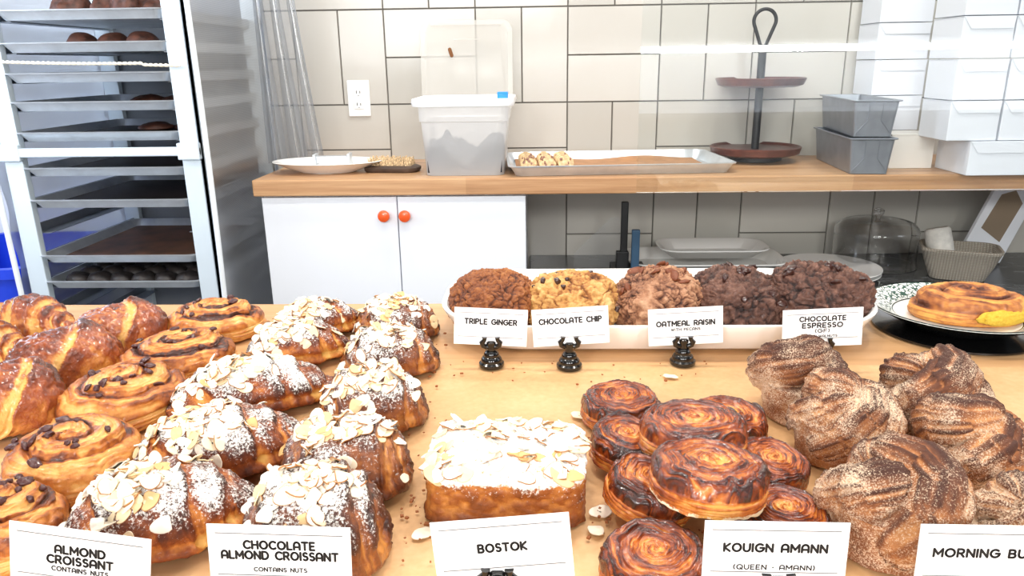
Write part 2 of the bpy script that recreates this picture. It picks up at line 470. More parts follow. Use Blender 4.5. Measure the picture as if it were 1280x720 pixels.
# tiles: 0.3048 checkerboard of paired 6x12 tiles
T = 0.3048; TX0, TZ0 = -0.8088, CAM[2] + 0.1757
wv, wf, wa = [], [], []
gap = 0.0013
for ci in range(-2, 11):
    for ri in range(-5, 5):
        x0 = TX0 + ci * T; z1 = TZ0 - ri * T; z0 = z1 - T
        if z1 < 0.05 or z0 > 2.9: continue
        vert = ((ci + ri) % 2 == 0)
        cells = [(x0, x0 + T / 2, z0, z1), (x0 + T / 2, x0 + T, z0, z1)] if vert else [(x0, x0 + T, z0, z0 + T / 2), (x0, x0 + T, z0 + T / 2, z1)]
        for (a, b, c, d) in cells:
            a += gap; b -= gap; c += gap; d -= gap
            k = len(wv); e = 0.0016
            ty = [rng.uniform(-0.0005, 0.0005) for _ in range(4)]
            yb = WALL_Y + 0.004; yf = WALL_Y - 0.002
            wv += [(a, yb, c), (b, yb, c), (b, yb, d), (a, yb, d),
                   (a + e, yf + ty[0], c + e), (b - e, yf + ty[1], c + e), (b - e, yf + ty[2], d - e), (a + e, yf + ty[3], d - e)]
            wf += [(k + 4, k + 5, k + 6, k + 7), (k, k + 1, k + 5, k + 4), (k + 1, k + 2, k + 6, k + 5), (k + 2, k + 3, k + 7, k + 6), (k + 3, k, k + 4, k + 7)]
            wa += [rng.random()] * 8
me = bpy.data.meshes.new('wall_back'); me.from_pydata(wv, [], wf); me.update()
at = me.attributes.new('tilevar', 'FLOAT', 'POINT'); at.data.foreach_set('value', wa)
me.materials.append(M_TILE)
wall = link('wall_back', me); tag(wall, kind='structure')
wb2 = MB().box((-1.72, WALL_Y + 0.05, 1.45), (0.60, 0.10, 2.9)).build('wall_far', M_PAINT); tag(wb2, kind='structure')
g = MB().box((0.79, WALL_Y + 0.053, 1.45), (4.42, 0.10, 2.9)).build('grout_bed', M_GROUT, wall)

lw_ = MB().box((-2.05, 1.2, 1.45), (0.1, 2.8, 2.9)).build('wall_left', M_PAINT); tag(lw_, kind='structure')

# ------------------------------------------------------------------ display counter
back_l = atz(200, 380, CT); CB = back_l[1]
print('counter back Y', CB)
ctr = MB().box((0, (CB + 0.08) / 2, CT - 0.02), (3.4, CB - 0.08, 0.04)).build('display_counter', M_MAPLE, bevel=0.003)
tag(ctr, 'long pale maple counter carrying all the pastries in front', 'counter')
MB().box((0, CB - 0.03, 0.43), (3.36, 0.02, 0.86)).box((0, 0.13, 0.43), (3.36, 0.02, 0.86)).build('panel', M_SKIRT, ctr)
# kraft paper sheet with a curled far edge
pY = atz(620, 458, CT)[1]
nx, ny = 90, 40
X = np.linspace(-0.16, 0.98, nx)[:, None] + np.zeros((1, ny)); Y = np.linspace(0.14, pY, ny)[None, :] + 0.004 * np.sin(np.linspace(0, 9, nx))[:, None] * (np.linspace(0, 1, ny)[None, :] ** 3)
Z = 0.0008 + 0.0018 * np.clip((Y - pY + 0.02) / 0.02, 0, 1) * (0.5 + 0.5 * np.sin(X * 23))
V = np.stack([X, Y, CT + Z], -1)
sh = link('parchment_sheet', mesh_np('parchment_sheet', V, gridq(nx, ny, False), mat=M_PARCH))
tag(sh, 'tan kraft paper sheet lying flat on the counter under the pastries', 'paper')

# ------------------------------------------------------------------ back worktop, cabinet, lower shelf
ST = aty(500, 199, WALL_Y)[2]; WF = atz(700, 222, ST)[1]
xl = atz(313, 226, ST)[0]
print('shelf', ST, WF, xl)
wt = MB().box(((xl + 2.6) / 2, (WF + WALL_Y - 0.004) / 2, ST - 0.024), (2.6 - xl, WALL_Y - 0.004 - WF, 0.048)).build('worktop', M_BLOCK, bevel=0.004)
tag(wt, 'butcher block worktop along the tiled wall above the white cabinet', 'worktop')
CF = WF + 0.02
cxl = aty(327, 250, CF)[0]; cxr = aty(657, 250, CF)[0]; cxm = aty(496, 250, CF)[0]
ctop = ST - 0.05
cab = empty('base_cabinet', ((cxl + cxr) / 2, CF, 0)); cc = np.array(cab.location)
MB().box((0, 0.218, ctop / 2 + 0.04), (cxr - cxl, 0.398, ctop - 0.08)).box((0, 0.24, 0.03), (cxr - cxl - 0.04, 0.32, 0.06)).build('body', M_LACQ, cab, bevel=0.002)
tag(cab, 'white two-door cabinet with orange knobs under the worktop', 'cabinet')
for (a, b, kx) in ((cxl, cxm - 0.0015, 480), (cxm + 0.0015, cxr, 506)):
    m = MB().box(((a + b) / 2 - cc[0], 0.009, ctop / 2 + 0.036), (b - a, 0.018, ctop - 0.082))
    d = m.build('door', M_LACQ, cab, bevel=0.002)
    kp = aty(kx, 270, CF - 0.012)
    mk = MB(); n = 20
    R = []
    for (r, y) in ((0.008, 0.0), (0.007, -0.008), (0.015, -0.012), (0.018, -0.018), (0.016, -0.024), (0.009, -0.027), (0.001, -0.0275)):
        R.append([(kp[0] - cc[0] + r * cos(2 * pi * k / n), y, kp[2] + r * sin(2 * pi * k / n)) for k in range(n)])
    mk.rings(R); mk.build('knob', M_ORANGE, d, smooth=True)
LZ = aty(1100, 316, WALL_Y)[2]
print('lower', LZ)
ls = MB().box(((cxr + 2.6) / 2 + 0.005, (1.98 + WALL_Y - 0.004) / 2, LZ - 0.015), (2.6 - cxr - 0.006, WALL_Y - 0.004 - 1.98, 0.03)).build('granite_shelf', M_GRANITE, bevel=0.003)
tag(ls, 'dark grey granite lower counter beneath the worktop', 'counter')
MB().box(((cxr + 2.6) / 2 + 0.02, 2.33, (LZ - 0.03) / 2), (2.5 - cxr - 0.1, 0.44, LZ - 0.03)).build('cupboard_base', M_LACQ, ls)

# ------------------------------------------------------------------ generic pieces
def sheet_pan_mesh(w, d, h=0.025):
    m = MB()
    m.rr([(w - 0.045, d - 0.045, 0.02, 0.0), (w - 0.012, d - 0.012, 0.03, h - 0.003), (w, d, 0.032, h - 0.003), (w + 0.002, d + 0.002, 0.033, h), (w - 0.012, d - 0.012, 0.03, h + 0.0008), (w - 0.016, d - 0.016, 0.03, h - 0.002), (w - 0.048, d - 0.048, 0.019, 0.0015)], n=6)
    return m

# ------------------------------------------------------------------ bakery rack on the left
RY = 2.02; RD = 0.55
lx = aty(14, 190, RY)[0]; rx = aty(238, 190, RY)[0]
print('rack', lx, rx)
rack = empty('bakery_rack', ((lx + rx) / 2, RY, 0)); hw = (rx - lx) / 2
tag(rack, 'tall aluminium bakery rack holding sheet pans at the left', 'rack')
RTOP = 1.72
for sx in (-1, 1):
    for yy in (0.0, RD):
        MB().box((sx * hw, yy + 0.012, RTOP / 2 + 0.04), (0.052, 0.024, RTOP - 0.04)).box((sx * (hw + 0.024), yy + 0.02, RTOP / 2 + 0.04), (0.004, 0.04, RTOP - 0.04)).build('post', M_RACK, rack, bevel=0.002)
    MB().box((sx * hw, RD / 2, RTOP + 0.01), (0.03, RD, 0.02)).build('side_rail', M_RACK, rack)
    MB().box((sx * hw, RD / 2, 0.1), (0.03, RD, 0.03)).build('side_rail', M_RACK, rack)
    for yy in (0.02, RD):
        MB().lathe([(0.04, -0.012), (0.045, 0), (0.04, 0.012)], 20).build('caster', M_BLACK, rack, smooth=True).matrix_local = Matrix.Translation((sx * hw, yy, 0.045)) @ Matrix.Rotation(pi / 2, 4, 'Y')
zb = aty(125, 190, RY)[2]
MB().box((0, -0.006, zb), (2 * hw + 0.06, 0.014, 0.024)).box((-hw, -0.006, zb), (0.06, 0.02, 0.045)).box((hw, -0.006, zb), (0.06, 0.02, 0.045)).build('crossbar', M_RACK, rack, bevel=0.003)
for yy in (0.01, RD):
    MB().box((0, yy, RTOP + 0.01), (2 * hw, 0.03, 0.02)).build('crossbar', M_RACK, rack)
    MB().box((0, yy, 0.1), (2 * hw, 0.03, 0.03)).build('crossbar', M_RACK, rack)
levels = [24, 65, 103, 139, 177, 221, 261, 293, 330, 362]
zlev = [aty(130, p, RY)[2] for p in levels]
zlev += [zlev[-1] - 0.085 * k for k in range(1, 6)]
for z in zlev:
    for sx in (-1, 1):
        MB().box((sx * (hw - 0.026), RD / 2 + 0.016, z - 0.001), (0.045, RD - 0.03, 0.002)).box((sx * (hw - 0.004), RD / 2 + 0.016, z + 0.012), (0.002, RD - 0.03, 0.026)).build('runner', M_RUN, rack)
PW = 2 * hw - 0.050
pan_specs = [  # (level index, label, liner)
    (0, 'topmost sheet pan in the rack holding dark brown pastries', None),
    (1, 'second sheet pan from the top of the rack with round dark loaves', None),
    (2, 'third sheet pan from the top of the rack, above the cream cord gap', 'd'),
    (3, 'fourth sheet pan from the top of the rack with a dark liner', 'd'),
    (4, 'fifth sheet pan in the rack, just above the long crossbar', 'd'),
    (5, 'sheet pan directly below the crossbar of the rack', 'd'),
    (6, 'dark-lined sheet pan second below the crossbar of the rack', 'd'),
    (8, 'low sheet pan in the rack with brown crumb-strewn liner', 'b'),
    (9, 'lowest visible sheet pan in the rack full of dark round buns', None)]
pan_me = sheet_pan_mesh(PW + 0.02, 0.54).mesh('sheet_pan', M_ALU)
pan_tops = {}
for li, lab, liner in pan_specs:
    z = zlev[li] + 0.001
    p = link('sheet_pan', pan_me); p.location = (rack.location.x + rng.uniform(-0.004, 0.004), RY + 0.27 - 0.008, z)
    tag(p, lab, 'sheet pan', 'sheet pans in the rack')
    pan_tops[li] = (p.location.x, RY + 0.262, z + 0.003)
    if liner:
        MB().rr([(PW - 0.035, 0.485, 0.015, 0.0022), (PW - 0.035, 0.485, 0.015, 0.0045)]).build('liner', M_TRAYBROWN if liner == 'd' else plain('brown_liner', (92, 62, 44), 0.5, var=0.25, bscale=30), p)
        nz = MB()
    
def blob_mesh(name, sx, sy, sz, seed, mat, amp=0.15, freq=1.5, nu=18, nv=28, flat=0.35):
    th = np.linspace(0.02, pi - 0.02, nu)[:, None]; ph = np.linspace(0, 2 * pi, nv, endpoint=False)[None, :]
    d = np.stack([np.sin(th) * np.cos(ph), np.sin(th) * np.sin(ph), np.cos(th) + 0 * ph], -1)
    r = 1 + amp * fbm(d * freq + seed * 3.1, 3, seed)
    V = d * r[..., None]
    V[..., 2] = np.where(V[..., 2] < 0, V[..., 2] * flat, V[..., 2])
    V[..., 2] -= V[..., 2].min()
    V *= np.array([sx, sy, sz / (1 + flat)])
    q = gridq(nu, nv)[:, ::-1]
    tr = [(k, (k + 1) % nv, nu * nv) for k in range(nv)] + [((nu - 1) * nv + (k + 1) % nv, (nu - 1) * nv + k, nu * nv + 1) for k in range(nv)]
    VV = np.concatenate([V.reshape(-1, 3), V[0].mean(0)[None], V[-1].mean(0)[None]])
    return mesh_np(name, VV, gridq(nu, nv), [(a, c, b) if False else (b, a, c) for a, b, c in tr], mat)

# pastries on the rack pans
def scatter_on(li, spots, meshes, name, labels, cat, group, zoff=0.0):
    x0, y0, z0 = pan_tops[li]
    for i, (dx, dy) in enumerate(spots):
        o = link(name, meshes[i % len(meshes)]); o.location = (x0 + dx, y0 + dy, z0 + zoff); o.rotation_euler = (0, 0, rng.uniform(-0.4, 0.4))
        tag(o, labels[i % len(labels)] if not callable(labels) else labels(i), cat, group)
bm1 = [blob_mesh('brown_pastry', 0.040, 0.05, 0.07, s, M_DARKBAKE, 0.3, 1.6) for s in (1, 2, 3)]
pl = ['leftmost dark pastry on the topmost rack pan', 'second dark pastry from the left on the topmost rack pan', 'third and reddest pastry on the topmost rack pan', 'rightmost dark pastry on the topmost rack pan']
scatter_on(0, [(-0.07, -0.16), (0.02, -0.15), (0.095, -0.17), (0.165, -0.15)], bm1, 'brown_pastry', pl, 'pastry', 'pastries on the topmost pan')
bm2 = [blob_mesh('round_loaf', 0.042, 0.05, 0.05, s, M_DARKBAKE, 0.06, 1.2) for s in (4, 5)]
pl = ['leftmost round loaf on the second rack pan', 'round loaf second from left on the second rack pan', 'round loaf third from left on the second rack pan', 'rightmost round loaf on the second rack pan']
scatter_on(1, [(-0.06, -0.16), (0.03, -0.16), (0.115, -0.17), (0.17, -0.07)], bm2, 'round_loaf', pl, 'loaf', 'loaves on the second pan')
bm3 = [blob_mesh('flat_pastry', 0.05, 0.05, 0.025, s, M_DARKBAKE, 0.15, 1.5) for s in (6, 7)]
pl = ['left flat dark pastry on the fourth rack pan', 'right flat dark pastry on the fourth rack pan']
scatter_on(3, [(0.0, 0.05), (0.09, 0.06)], bm3, 'flat_pastry', pl, 'pastry', 'flat pastries on the fourth pan', 0.002)
pl = ['left flat dark pastry on the pan above the crossbar', 'right flat dark pastry on the pan above the crossbar']
scatter_on(4, [(0.02, 0.03), (0.12, 0.05)], bm3, 'flat_pastry', pl, 'pastry', 'flat pastries above the crossbar', 0.002)
bm4 = [blob_mesh('dark_bun', 0.034, 0.034, 0.034, s, M_DARKBAKE2, 0.1, 1.5) for s in (8, 9)]
sp = [(-0.165 + 0.066 * i, -0.2 + 0.068 * j) for j in range(7) for i in range(6)]
scatter_on(9, sp, bm4, 'dark_bun', ['small blackish round bun in rows on the lowest rack pan'], 'bun', 'dark buns on the lowest pan')

# cover of the rack
cov = empty('rack_cover', (rack.location.x, RY, 0))
tag(cov, 'grey translucent zip cover draped around the bakery rack', 'rack cover')
def drape(name, fx, nu, nv, mat, parent):
    U, Vv = np.meshgrid(np.linspace(0, 1, nu), np.linspace(0, 1, nv), indexing='ij')
    P = fx(U, Vv)
    o = link(name, mesh_np(name, P, gridq(nu, nv, False), mat=mat), parent)
    return o
def side(sx, y0, y1):
    def f(U, Vv):
        z = 0.25 + 1.5 * Vv; y = y0 + (y1 - y0) * U
        x = sx * (hw + 0.036 + 0.010 * np.sin(U * 9 + 3 * Vv) * (1 - 0.6 * Vv) + 0.004 * np.sin(Vv * 60))
        return np.stack([x, y, z], -1)
    return f
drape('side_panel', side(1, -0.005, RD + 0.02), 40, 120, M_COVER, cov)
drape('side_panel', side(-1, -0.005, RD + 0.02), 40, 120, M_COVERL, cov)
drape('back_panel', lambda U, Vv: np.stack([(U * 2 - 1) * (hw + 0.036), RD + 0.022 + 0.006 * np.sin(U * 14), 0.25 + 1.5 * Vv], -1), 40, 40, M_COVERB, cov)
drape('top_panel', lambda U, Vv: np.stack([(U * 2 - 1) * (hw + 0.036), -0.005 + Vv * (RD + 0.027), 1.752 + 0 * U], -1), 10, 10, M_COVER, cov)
# zipped edges
for sx in (-1, 1):
    MB().tube([(sx * (hw + 0.040 + 0.012 * sin(3 * k / 30)), -0.012, 0.25 + 1.5 * k / 30) for k in range(31)], 0.0075, 8).build('zip_edge', plain('white_zip', (228, 232, 236), 0.5), cov, smooth=True)
# folded clear flap hanging beside the wall
fx0 = aty(330, 60, 2.45); fx1 = aty(362, 60, 2.45)
def flap(U, Vv):
    z = ST + 0.012 + (1.75 - ST) * Vv
    spread = 0.115 + 0.05 * (1 - Vv)
    x = fx0[0] - cov.location.x - 0.015 + spread * U + 0.03 * (1 - Vv) ** 2 * U
    y = 0.40 + 0.022 * np.sin(U * 17 + 1.2 * Vv)
    return np.stack([x, y, z], -1)
drape('front_flap', flap, 60, 40, M_FLAP, cov)
# cord across the rack front
cp0 = aty(-12, 79, RY - 0.03); cp1 = aty(225, 80, RY - 0.03)
m = MB(); n = 130
pts = [(cp0[0] + (cp1[0] - cp0[0]) * k / n, RY - 0.030, cp0[2] + (cp1[2] - cp0[2]) * k / n - 0.004 * sin(pi * k / n) + (0.004 if k < 105 else -0.004 * (k - 105) / 25)) for k in range(n + 1)]
for ph in (0, pi):
    m.tube([(p[0], p[1] + 0.0022 * cos(k * 0.9 + ph), p[2] + 0.0022 * sin(k * 0.9 + ph)) for k, p in enumerate(pts)], 0.0026, 6)
cord = m.build('twisted_cord', M_CORD, smooth=True); tag(cord, 'thin cream twisted cord strung across the rack front', 'cord')
# blue tub to the left behind the rack
bl = aty(-45, 300, 2.25)
tub = MB().rr([(0.34, 0.44, 0.04, 0.0), (0.40, 0.50, 0.05, 0.62), (0.43, 0.53, 0.05, 0.62), (0.43, 0.53, 0.05, 0.65), (0.385, 0.485, 0.05, 0.65), (0.33, 0.43, 0.04, 0.02)]).build('blue_tub', M_BLUE, smooth=True)
tub.location = (lx - 0.28, RY + 0.29, 0.002)
tag(tub, 'bright blue plastic tub on the floor left of the rack', 'tub')

# ------------------------------------------------------------------ things on the worktop
# wall outlet
oc = aty(449, 123, WALL_Y - 0.003)
ol = empty('wall_outlet', oc); tag(ol, 'white double power outlet on the tiled wall', 'outlet')
MB().box((0, -0.0035, 0), (0.076, 0.007, 0.120)).build('cover_plate', M_OUTLET, ol, bevel=0.003)
MB().box((0, -0.008, 0), (0.036, 0.004, 0.070)).build('socket_body', M_OUTLET, ol, bevel=0.002)
for zz in (-0.019, 0.021):
    MB().box((-0.006, -0.0101, zz), (0.0026, 0.0006, 0.010)).box((0.006, -0.0101, zz), (0.0026, 0.0006, 0.008)).lathe([(0.003, 0), (0.003, 0.001)], 10, (0, -0.0105, zz - 0.011)).build('slot', M_SLOT, ol)
for zz in (-0.05, 0.05):
    MB().box((0, -0.0073, zz), (0.005, 0.001, 0.005)).build('screw', M_ALU, ol, bevel=0.001)

# oval dish
dp = atz(406, 218, ST)
dish = MB().lathe([(0.066, 0.0), (0.070, 0.003), (0.104, 0.018), (0.128, 0.032), (0.131, 0.033), (0.130, 0.035), (0.126, 0.0345), (0.102, 0.022), (0.070, 0.007), (0.001, 0.006)], 56, sx=1.30, sy=0.80).build('oval_dish', M_PORC, smooth=True)
dish.location = (dp[0] - 0.004, dp[1] + 0.055, ST + 0.0005); tag(dish, 'white oval dish holding a metal cutter at the left worktop end', 'dish')
# cutter: two curved plates joined by a bar
cut = empty('metal_cutter', (dp[0] + 0.012, dp[1] + 0.055, ST + 0.016), 0.08); tag(cut, 'small shiny metal cutter lying in the white oval dish', 'cutter')
MB().box((0, -0.010, 0.022), (0.100, 0.002, 0.020)).box((0, 0.02, 0.022), (0.100, 0.002, 0.020)).box((0, 0.005, 0.032), (0.1, 0.03, 0.002)).build('bar', M_ALU, cut, bevel=0.001)
for sx in (-1, 1):
    MB().box((sx * 0.052, 0.005, 0.022), (0.010, 0.05, 0.036)).build('end_plate', M_ALU, cut, bevel=0.002)
# bench brush with tan bristles
bp = atz(487, 217, ST)
br = empty('pastry_brush', (bp[0], bp[1] + 0.055, ST), radians(-6)); tag(br, 'flat dark brush with tan bristles lying beside the white tub', 'brush')
MB().rr([(0.16, 0.085, 0.03, 0.0), (0.172, 0.095, 0.035, 0.006), (0.172, 0.095, 0.035, 0.014), (0.15, 0.08, 0.03, 0.019)]).build('handle', M_DKWOOD, br, smooth=True)
mb = MB()
for i in range(26):
    for j in range(5):
        x = -0.068 + i * 0.0052 + rng.uniform(-0.001, 0.001); y = -0.020 + j * 0.014
        mb.tube([(x, y, 0.016), (x - 0.004, y + 0.004, 0.030), (x - 0.006 + rng.uniform(-0.004, 0.004), y + 0.014, 0.040 + rng.uniform(-0.004, 0.004))], [0.0026, 0.0022, 0.0012], 5)
tag(mb.build('bristles', M_BRISTLE, br, smooth=True), kind='stuff')

# milky tub with lid behind
bl_ = atz(536, 221, ST); br_ = atz(634, 221, ST)
tw = br_[0] - bl_[0]; tc_ = (bl_[0] + br_[0]) / 2
ty = bl_[1] + 0.125
th = aty(578, 124, ty - 0.14)[2] - ST
rimw = (aty(643, 130, ty - 0.14)[0] - aty(512, 130, ty - 0.14)[0])
tc_ -= 0.010
tb = empty('milky_food_tub', (tc_, ty, ST + 0.001)); tag(tb, 'milky white square food tub half full of grey contents', 'food tub')
w0, w1 = tw, rimw - 0.035
MB().rr([(w0, w0, 0.03, 0.0), (w0 + (w1 - w0) * 0.62, w0 + (w1 - w0) * 0.62, 0.03, th * 0.70), (w0 + (w1 - w0) * 0.9, w0 + (w1 - w0) * 0.9, 0.03, th * 0.71), (w1, w1, 0.03, th * 0.93)], n=8, cap0=True, cap1=False).build('body', M_TUB, tb, smooth=True)
MB().rr([(w1, w1, 0.03, th * 0.90), (rimw - 0.006, w1 + 0.03, 0.035, th * 0.905), (rimw, w1 + 0.034, 0.036, th * 0.95), (rimw - 0.004, w1 + 0.03, 0.035, th), (w1 + 0.004, w1 + 0.002, 0.03, th), (w1 - 0.004, w1 - 0.004, 0.028, th * 0.93)], n=8, cap0=False, cap1=False).build('rim', plain('white_plastic_rim', (248, 249, 250), 0.35), tb, smooth=True)
n = 44
U, Vv = np.meshgrid(np.linspace(-1, 1, n), np.linspace(-1, 1, n), indexing='ij')
hf = 0.075 + 0.035 * fbm(np.stack([U * 3.2, Vv * 2.0, 0 * U + 3.3], -1), 4, 5) + 0.022 * np.cos(U * 4.6 + 2.6)
hf = np.clip(hf, 0.03, th * 0.62)
sc = (w0 - 0.012) / 2
edge = np.maximum(np.abs(U), np.abs(Vv)) > 0.97
top = np.stack([U * sc, Vv * sc, np.where(edge, hf, hf)], -1)
sk = np.stack([U * sc, Vv * sc, 0 * U + 0.008], -1)
qv = gridq(n, n, False)
ring = [(0, j) for j in range(n)] + [(i, n - 1) for i in range(1, n)] + [(n - 1, j) for j in range(n - 2, -1, -1)] + [(i, 0) for i in range(n - 2, 0, -1)]
Q = list(map(tuple, qv)); 
for k in range(len(ring)):
    a = ring[k]; b = ring[(k + 1) % len(ring)]
    ia, ib = a[0] * n + a[1], b[0] * n + b[1]
    Q.append((ia, ib, ib + n * n, ia + n * n))
fr_ = link('grey_filling', mesh_np('grey_filling', np.concatenate([top.reshape(-1, 3), sk.reshape(-1, 3)]), Q, mat=M_FRUIT))
fr_.location = (tc_, ty, ST + 0.001); tag(fr_, 'heaped grey dry contents showing through the milky tub', 'contents', kind='stuff')
cl = aty(628, 121, ty - 0.14)
clip = MB().box((0, 0, 0), (0.030, 0.03, 0.018)).box((0, -0.017, -0.008), (0.030, 0.004, 0.026)).build('blue_clip', M_CLIP, bevel=0.003)
clip.location = (cl[0], ty - 0.118, ST + th + 0.009); tag(clip, 'small bright blue clip on the rim of the milky tub', 'clip')
# lid
l0 = aty(526, 120, 2.50); l1 = aty(640, 60, 2.50); lt = aty(582, 25, 2.52)
lw = l1[0] - l0[0]; lh = 0.30
lid = MB().rr([(lw - 0.02, lh - 0.02, 0.03, 0.0), (lw, lh, 0.035, 0.003), (lw, lh, 0.035, 0.010), (lw - 0.03, lh - 0.03, 0.03, 0.012), (lw - 0.045, lh - 0.045, 0.025, 0.006)], n=8).build('tub_lid', M_LID, smooth=True)
tag(lid, 'milky square lid with a brown smear leaning behind the tub', 'lid')
lid.rotation_euler = (radians(83), 0, 0); lid.location = ((l0[0] + l1[0]) / 2, 2.545, lt[2] - lh / 2 * 0.99)
sm = MB().rr([(0.012, 0.032, 0.006, 0.0), (0.010, 0.028, 0.005, 0.0016)], n=5).build('brown_smear', M_RUST, lid); sm.location = (-0.052, 0.05, 0.0062); sm.rotation_euler = (0, 0, 0.3)
MB().tube([(-0.04, 0.09, 0.0068), (0.04, 0.09, 0.0068)], 0.0016, 6).build('raised_bar', M_LID, lid)

# sheet pan with parchment and cookies
pfl = atz(636, 221.5, ST); pfr = atz(909, 216.5, ST)
dv = pfr - pfl; pan_rz = math.atan2(dv[1], dv[0]); pw = float(np.hypot(dv[0], dv[1])) + 0.03; pd = 0.37
pc = (pfl + pfr) / 2 + np.array([-sin(pan_rz), cos(pan_rz), 0]) * (pd / 2 - 0.012)
pan = link('sheet_pan', sheet_pan_mesh(pw, pd, 0.03).mesh('wide_sheet_pan', M_ALU)); pc = pc + np.array([0.014, 0, 0]); pan.location = (pc[0], pc[1], ST + 0.0008); pan.rotation_euler = (0, 0, pan_rz)
tag(pan, 'wide aluminium sheet pan with three rows of small cookies on the worktop', 'sheet pan')
nx, ny = 40, 24
U, Vv = np.meshgrid(np.linspace(0, 1, nx), np.linspace(0, 1, ny), indexing='ij')
V = np.stack([-pw / 2 + 0.03 + U * (pw - 0.075), -pd / 2 + 0.045 + Vv * (pd - 0.07), 0.003 + 0.012 * sstep((Vv - 0.75) / 0.25) * (0.6 + 0.4 * np.sin(U * 11))], -1)
pp = link('parchment_liner', mesh_np('parchment_liner', V, gridq(nx, ny, False), mat=M_PANPAPER)); pp.location = pan.location; pp.rotation_euler = pan.rotation_euler
tag(pp, 'brown parchment lining the wide sheet pan', 'paper')
def cookie_small(seed):
    return blob_mesh('small_cookie', 0.0255, 0.011, 0.043, seed, M_COOKDOUGH, 0.10, 1.6, 16, 24, 0.8)
cks = [cookie_small(s) for s in (21, 22, 23)]
chipme = blob_mesh('chocolate_chip', 0.005, 0.005, 0.004, 3, M_CHOCCK, 0.2, 1.5, 6, 8)
Rp = Matrix.Rotation(pan_rz, 4, 'Z')
ordw = ['front', 'second from front', 'third from front', 'fourth from front', 'back']
roww = ['left', 'middle', 'right']
for r in range(3):
    for k in range(5):
        loc = Vector(pc) + Rp @ Vector((-pw / 2 + 0.062 + r * 0.056, -pd / 2 + 0.062 + k * 0.040, 0))
        o = link('small_cookie', cks[(r + k) % 3]); o.location = (loc.x, loc.y, ST + 0.010)
        o.rotation_euler = (radians(-38), 0, rng.uniform(-0.1, 0.1) + pan_rz)
        tag(o, '%s cookie of the %s row on the wide sheet pan' % (ordw[k], roww[r]), 'cookie', 'small cookies on the wide sheet pan')
        for q in range(5):
            c = link('chocolate_chip', chipme, o); c.location = (rng.uniform(-0.017, 0.017), -0.0105, rng.uniform(0.008, 0.036)); c.rotation_euler = (radians(90), 0, rng.random() * 6)

# two-tier wooden stand
sc0 = atz(957, 207, ST); SX, SY = sc0[0], sc0[1] + 0.13
st = empty('tiered_stand', (SX, SY, ST)); tag(st, 'two-tier walnut serving stand with a black loop handle', 'serving stand')
MB().lathe([(0.075, 0.0), (0.085, 0.004), (0.085, 0.016), (0.08, 0.018)], 40).build('base', M_BLKMET, st, smooth=True)
MB().lathe([(0.11, 0.018), (0.138, 0.026), (0.143, 0.046), (0.139, 0.048), (0.132, 0.040), (0.02, 0.038)], 56).build('lower_tray', M_WALNUT, st, smooth=True)
zu = aty(965, 110, SY - 0.13)[2] - ST
ztop = aty(968, 62, SY)[2] - ST; zl = aty(970, 11, SY)[2] - ST
MB().lathe([(0.11, zu), (0.130, zu + 0.006), (0.139, zu + 0.026), (0.135, zu + 0.028), (0.128, zu + 0.019), (0.02, zu + 0.016)], 56).build('upper_tray', M_WALNUT, st, smooth=True)
MB().lathe([(0.0125, 0.03), (0.0125, ztop), (0.010, ztop + 0.004)], 16).build('pole', M_BLKMET, st, smooth=True)
hz = zl - ztop; R0 = 0.034
pts = []
for k in range(33):
    a = -0.62 * pi + 1.24 * pi * k / 32
    pts.append((R0 * sin(a), 0, ztop + hz - R0 + R0 * cos(a)))
pts = [(-0.003, 0, ztop)] + pts + [(0.003, 0, ztop)]
MB().tube(pts, 0.0055, 10).build('loop_handle', M_BLKMET, st, smooth=True)

# loaf pans
def loaf_pan(w, l, h, fl):
    root = MB()
    root.rr([(w, l, 0.006, 0.0), (w + 2 * fl, l + 2 * fl, 0.008, h - 0.002), (w + 2 * fl + 0.014, l + 2 * fl + 0.014, 0.010, h - 0.001), (w + 2 * fl + 0.015, l + 2 * fl + 0.015, 0.010, h + 0.003), (w + 2 * fl, l + 2 * fl, 0.008, h + 0.003), (w - 0.004, l - 0.004, 0.006, 0.003)], n=4)
    return root
LPa, LPb, LPc = atz(1062, 218, ST), atz(1106, 218, ST), atz(1020, 198.5, ST)
ax = LPc - LPa; lp_l = float(np.linalg.norm(ax[:2])); print('loaf', lp_l); rzl = math.atan2(-ax[0], ax[1])
wv_ = 0.100; lh_ = 0.098
cen = LPa + ax / np.linalg.norm(ax) * lp_l / 2 + np.array([cos(rzl), sin(rzl), 0]) * wv_ / 2
for k, lab in enumerate(('lower grey metal loaf pan of the stacked pair', 'upper grey metal loaf pan stacked on another loaf pan')):
    o = loaf_pan(wv_, lp_l, lh_, 0.009).build('loaf_pan', M_PANGREY, smooth=False, bevel=0.0012)
    o.location = (cen[0] + 0.008 * k, cen[1] + 0.01 * k, ST + 0.001 + k * 0.1025); o.rotation_euler = (0, 0, rzl - 0.03 * k)
    tag(o, lab, 'loaf pan', 'stacked loaf pans')
    for (sx) in (-1, 1):
        mm = MB()
        y = -lp_l / 2 - 0.0015
        z0, z1 = 0.008, lh_ - 0.006
        f = lambda z: y - 0.009 * z / lh_
        mm.tube([(sx * 0.048, f(z0), z0), (sx * 0.018, f(0.045), 0.045), (sx * 0.018, f(z1), z1)], 0.0011, 5)
        mm.build('folded_seam', M_PANGREY, o)

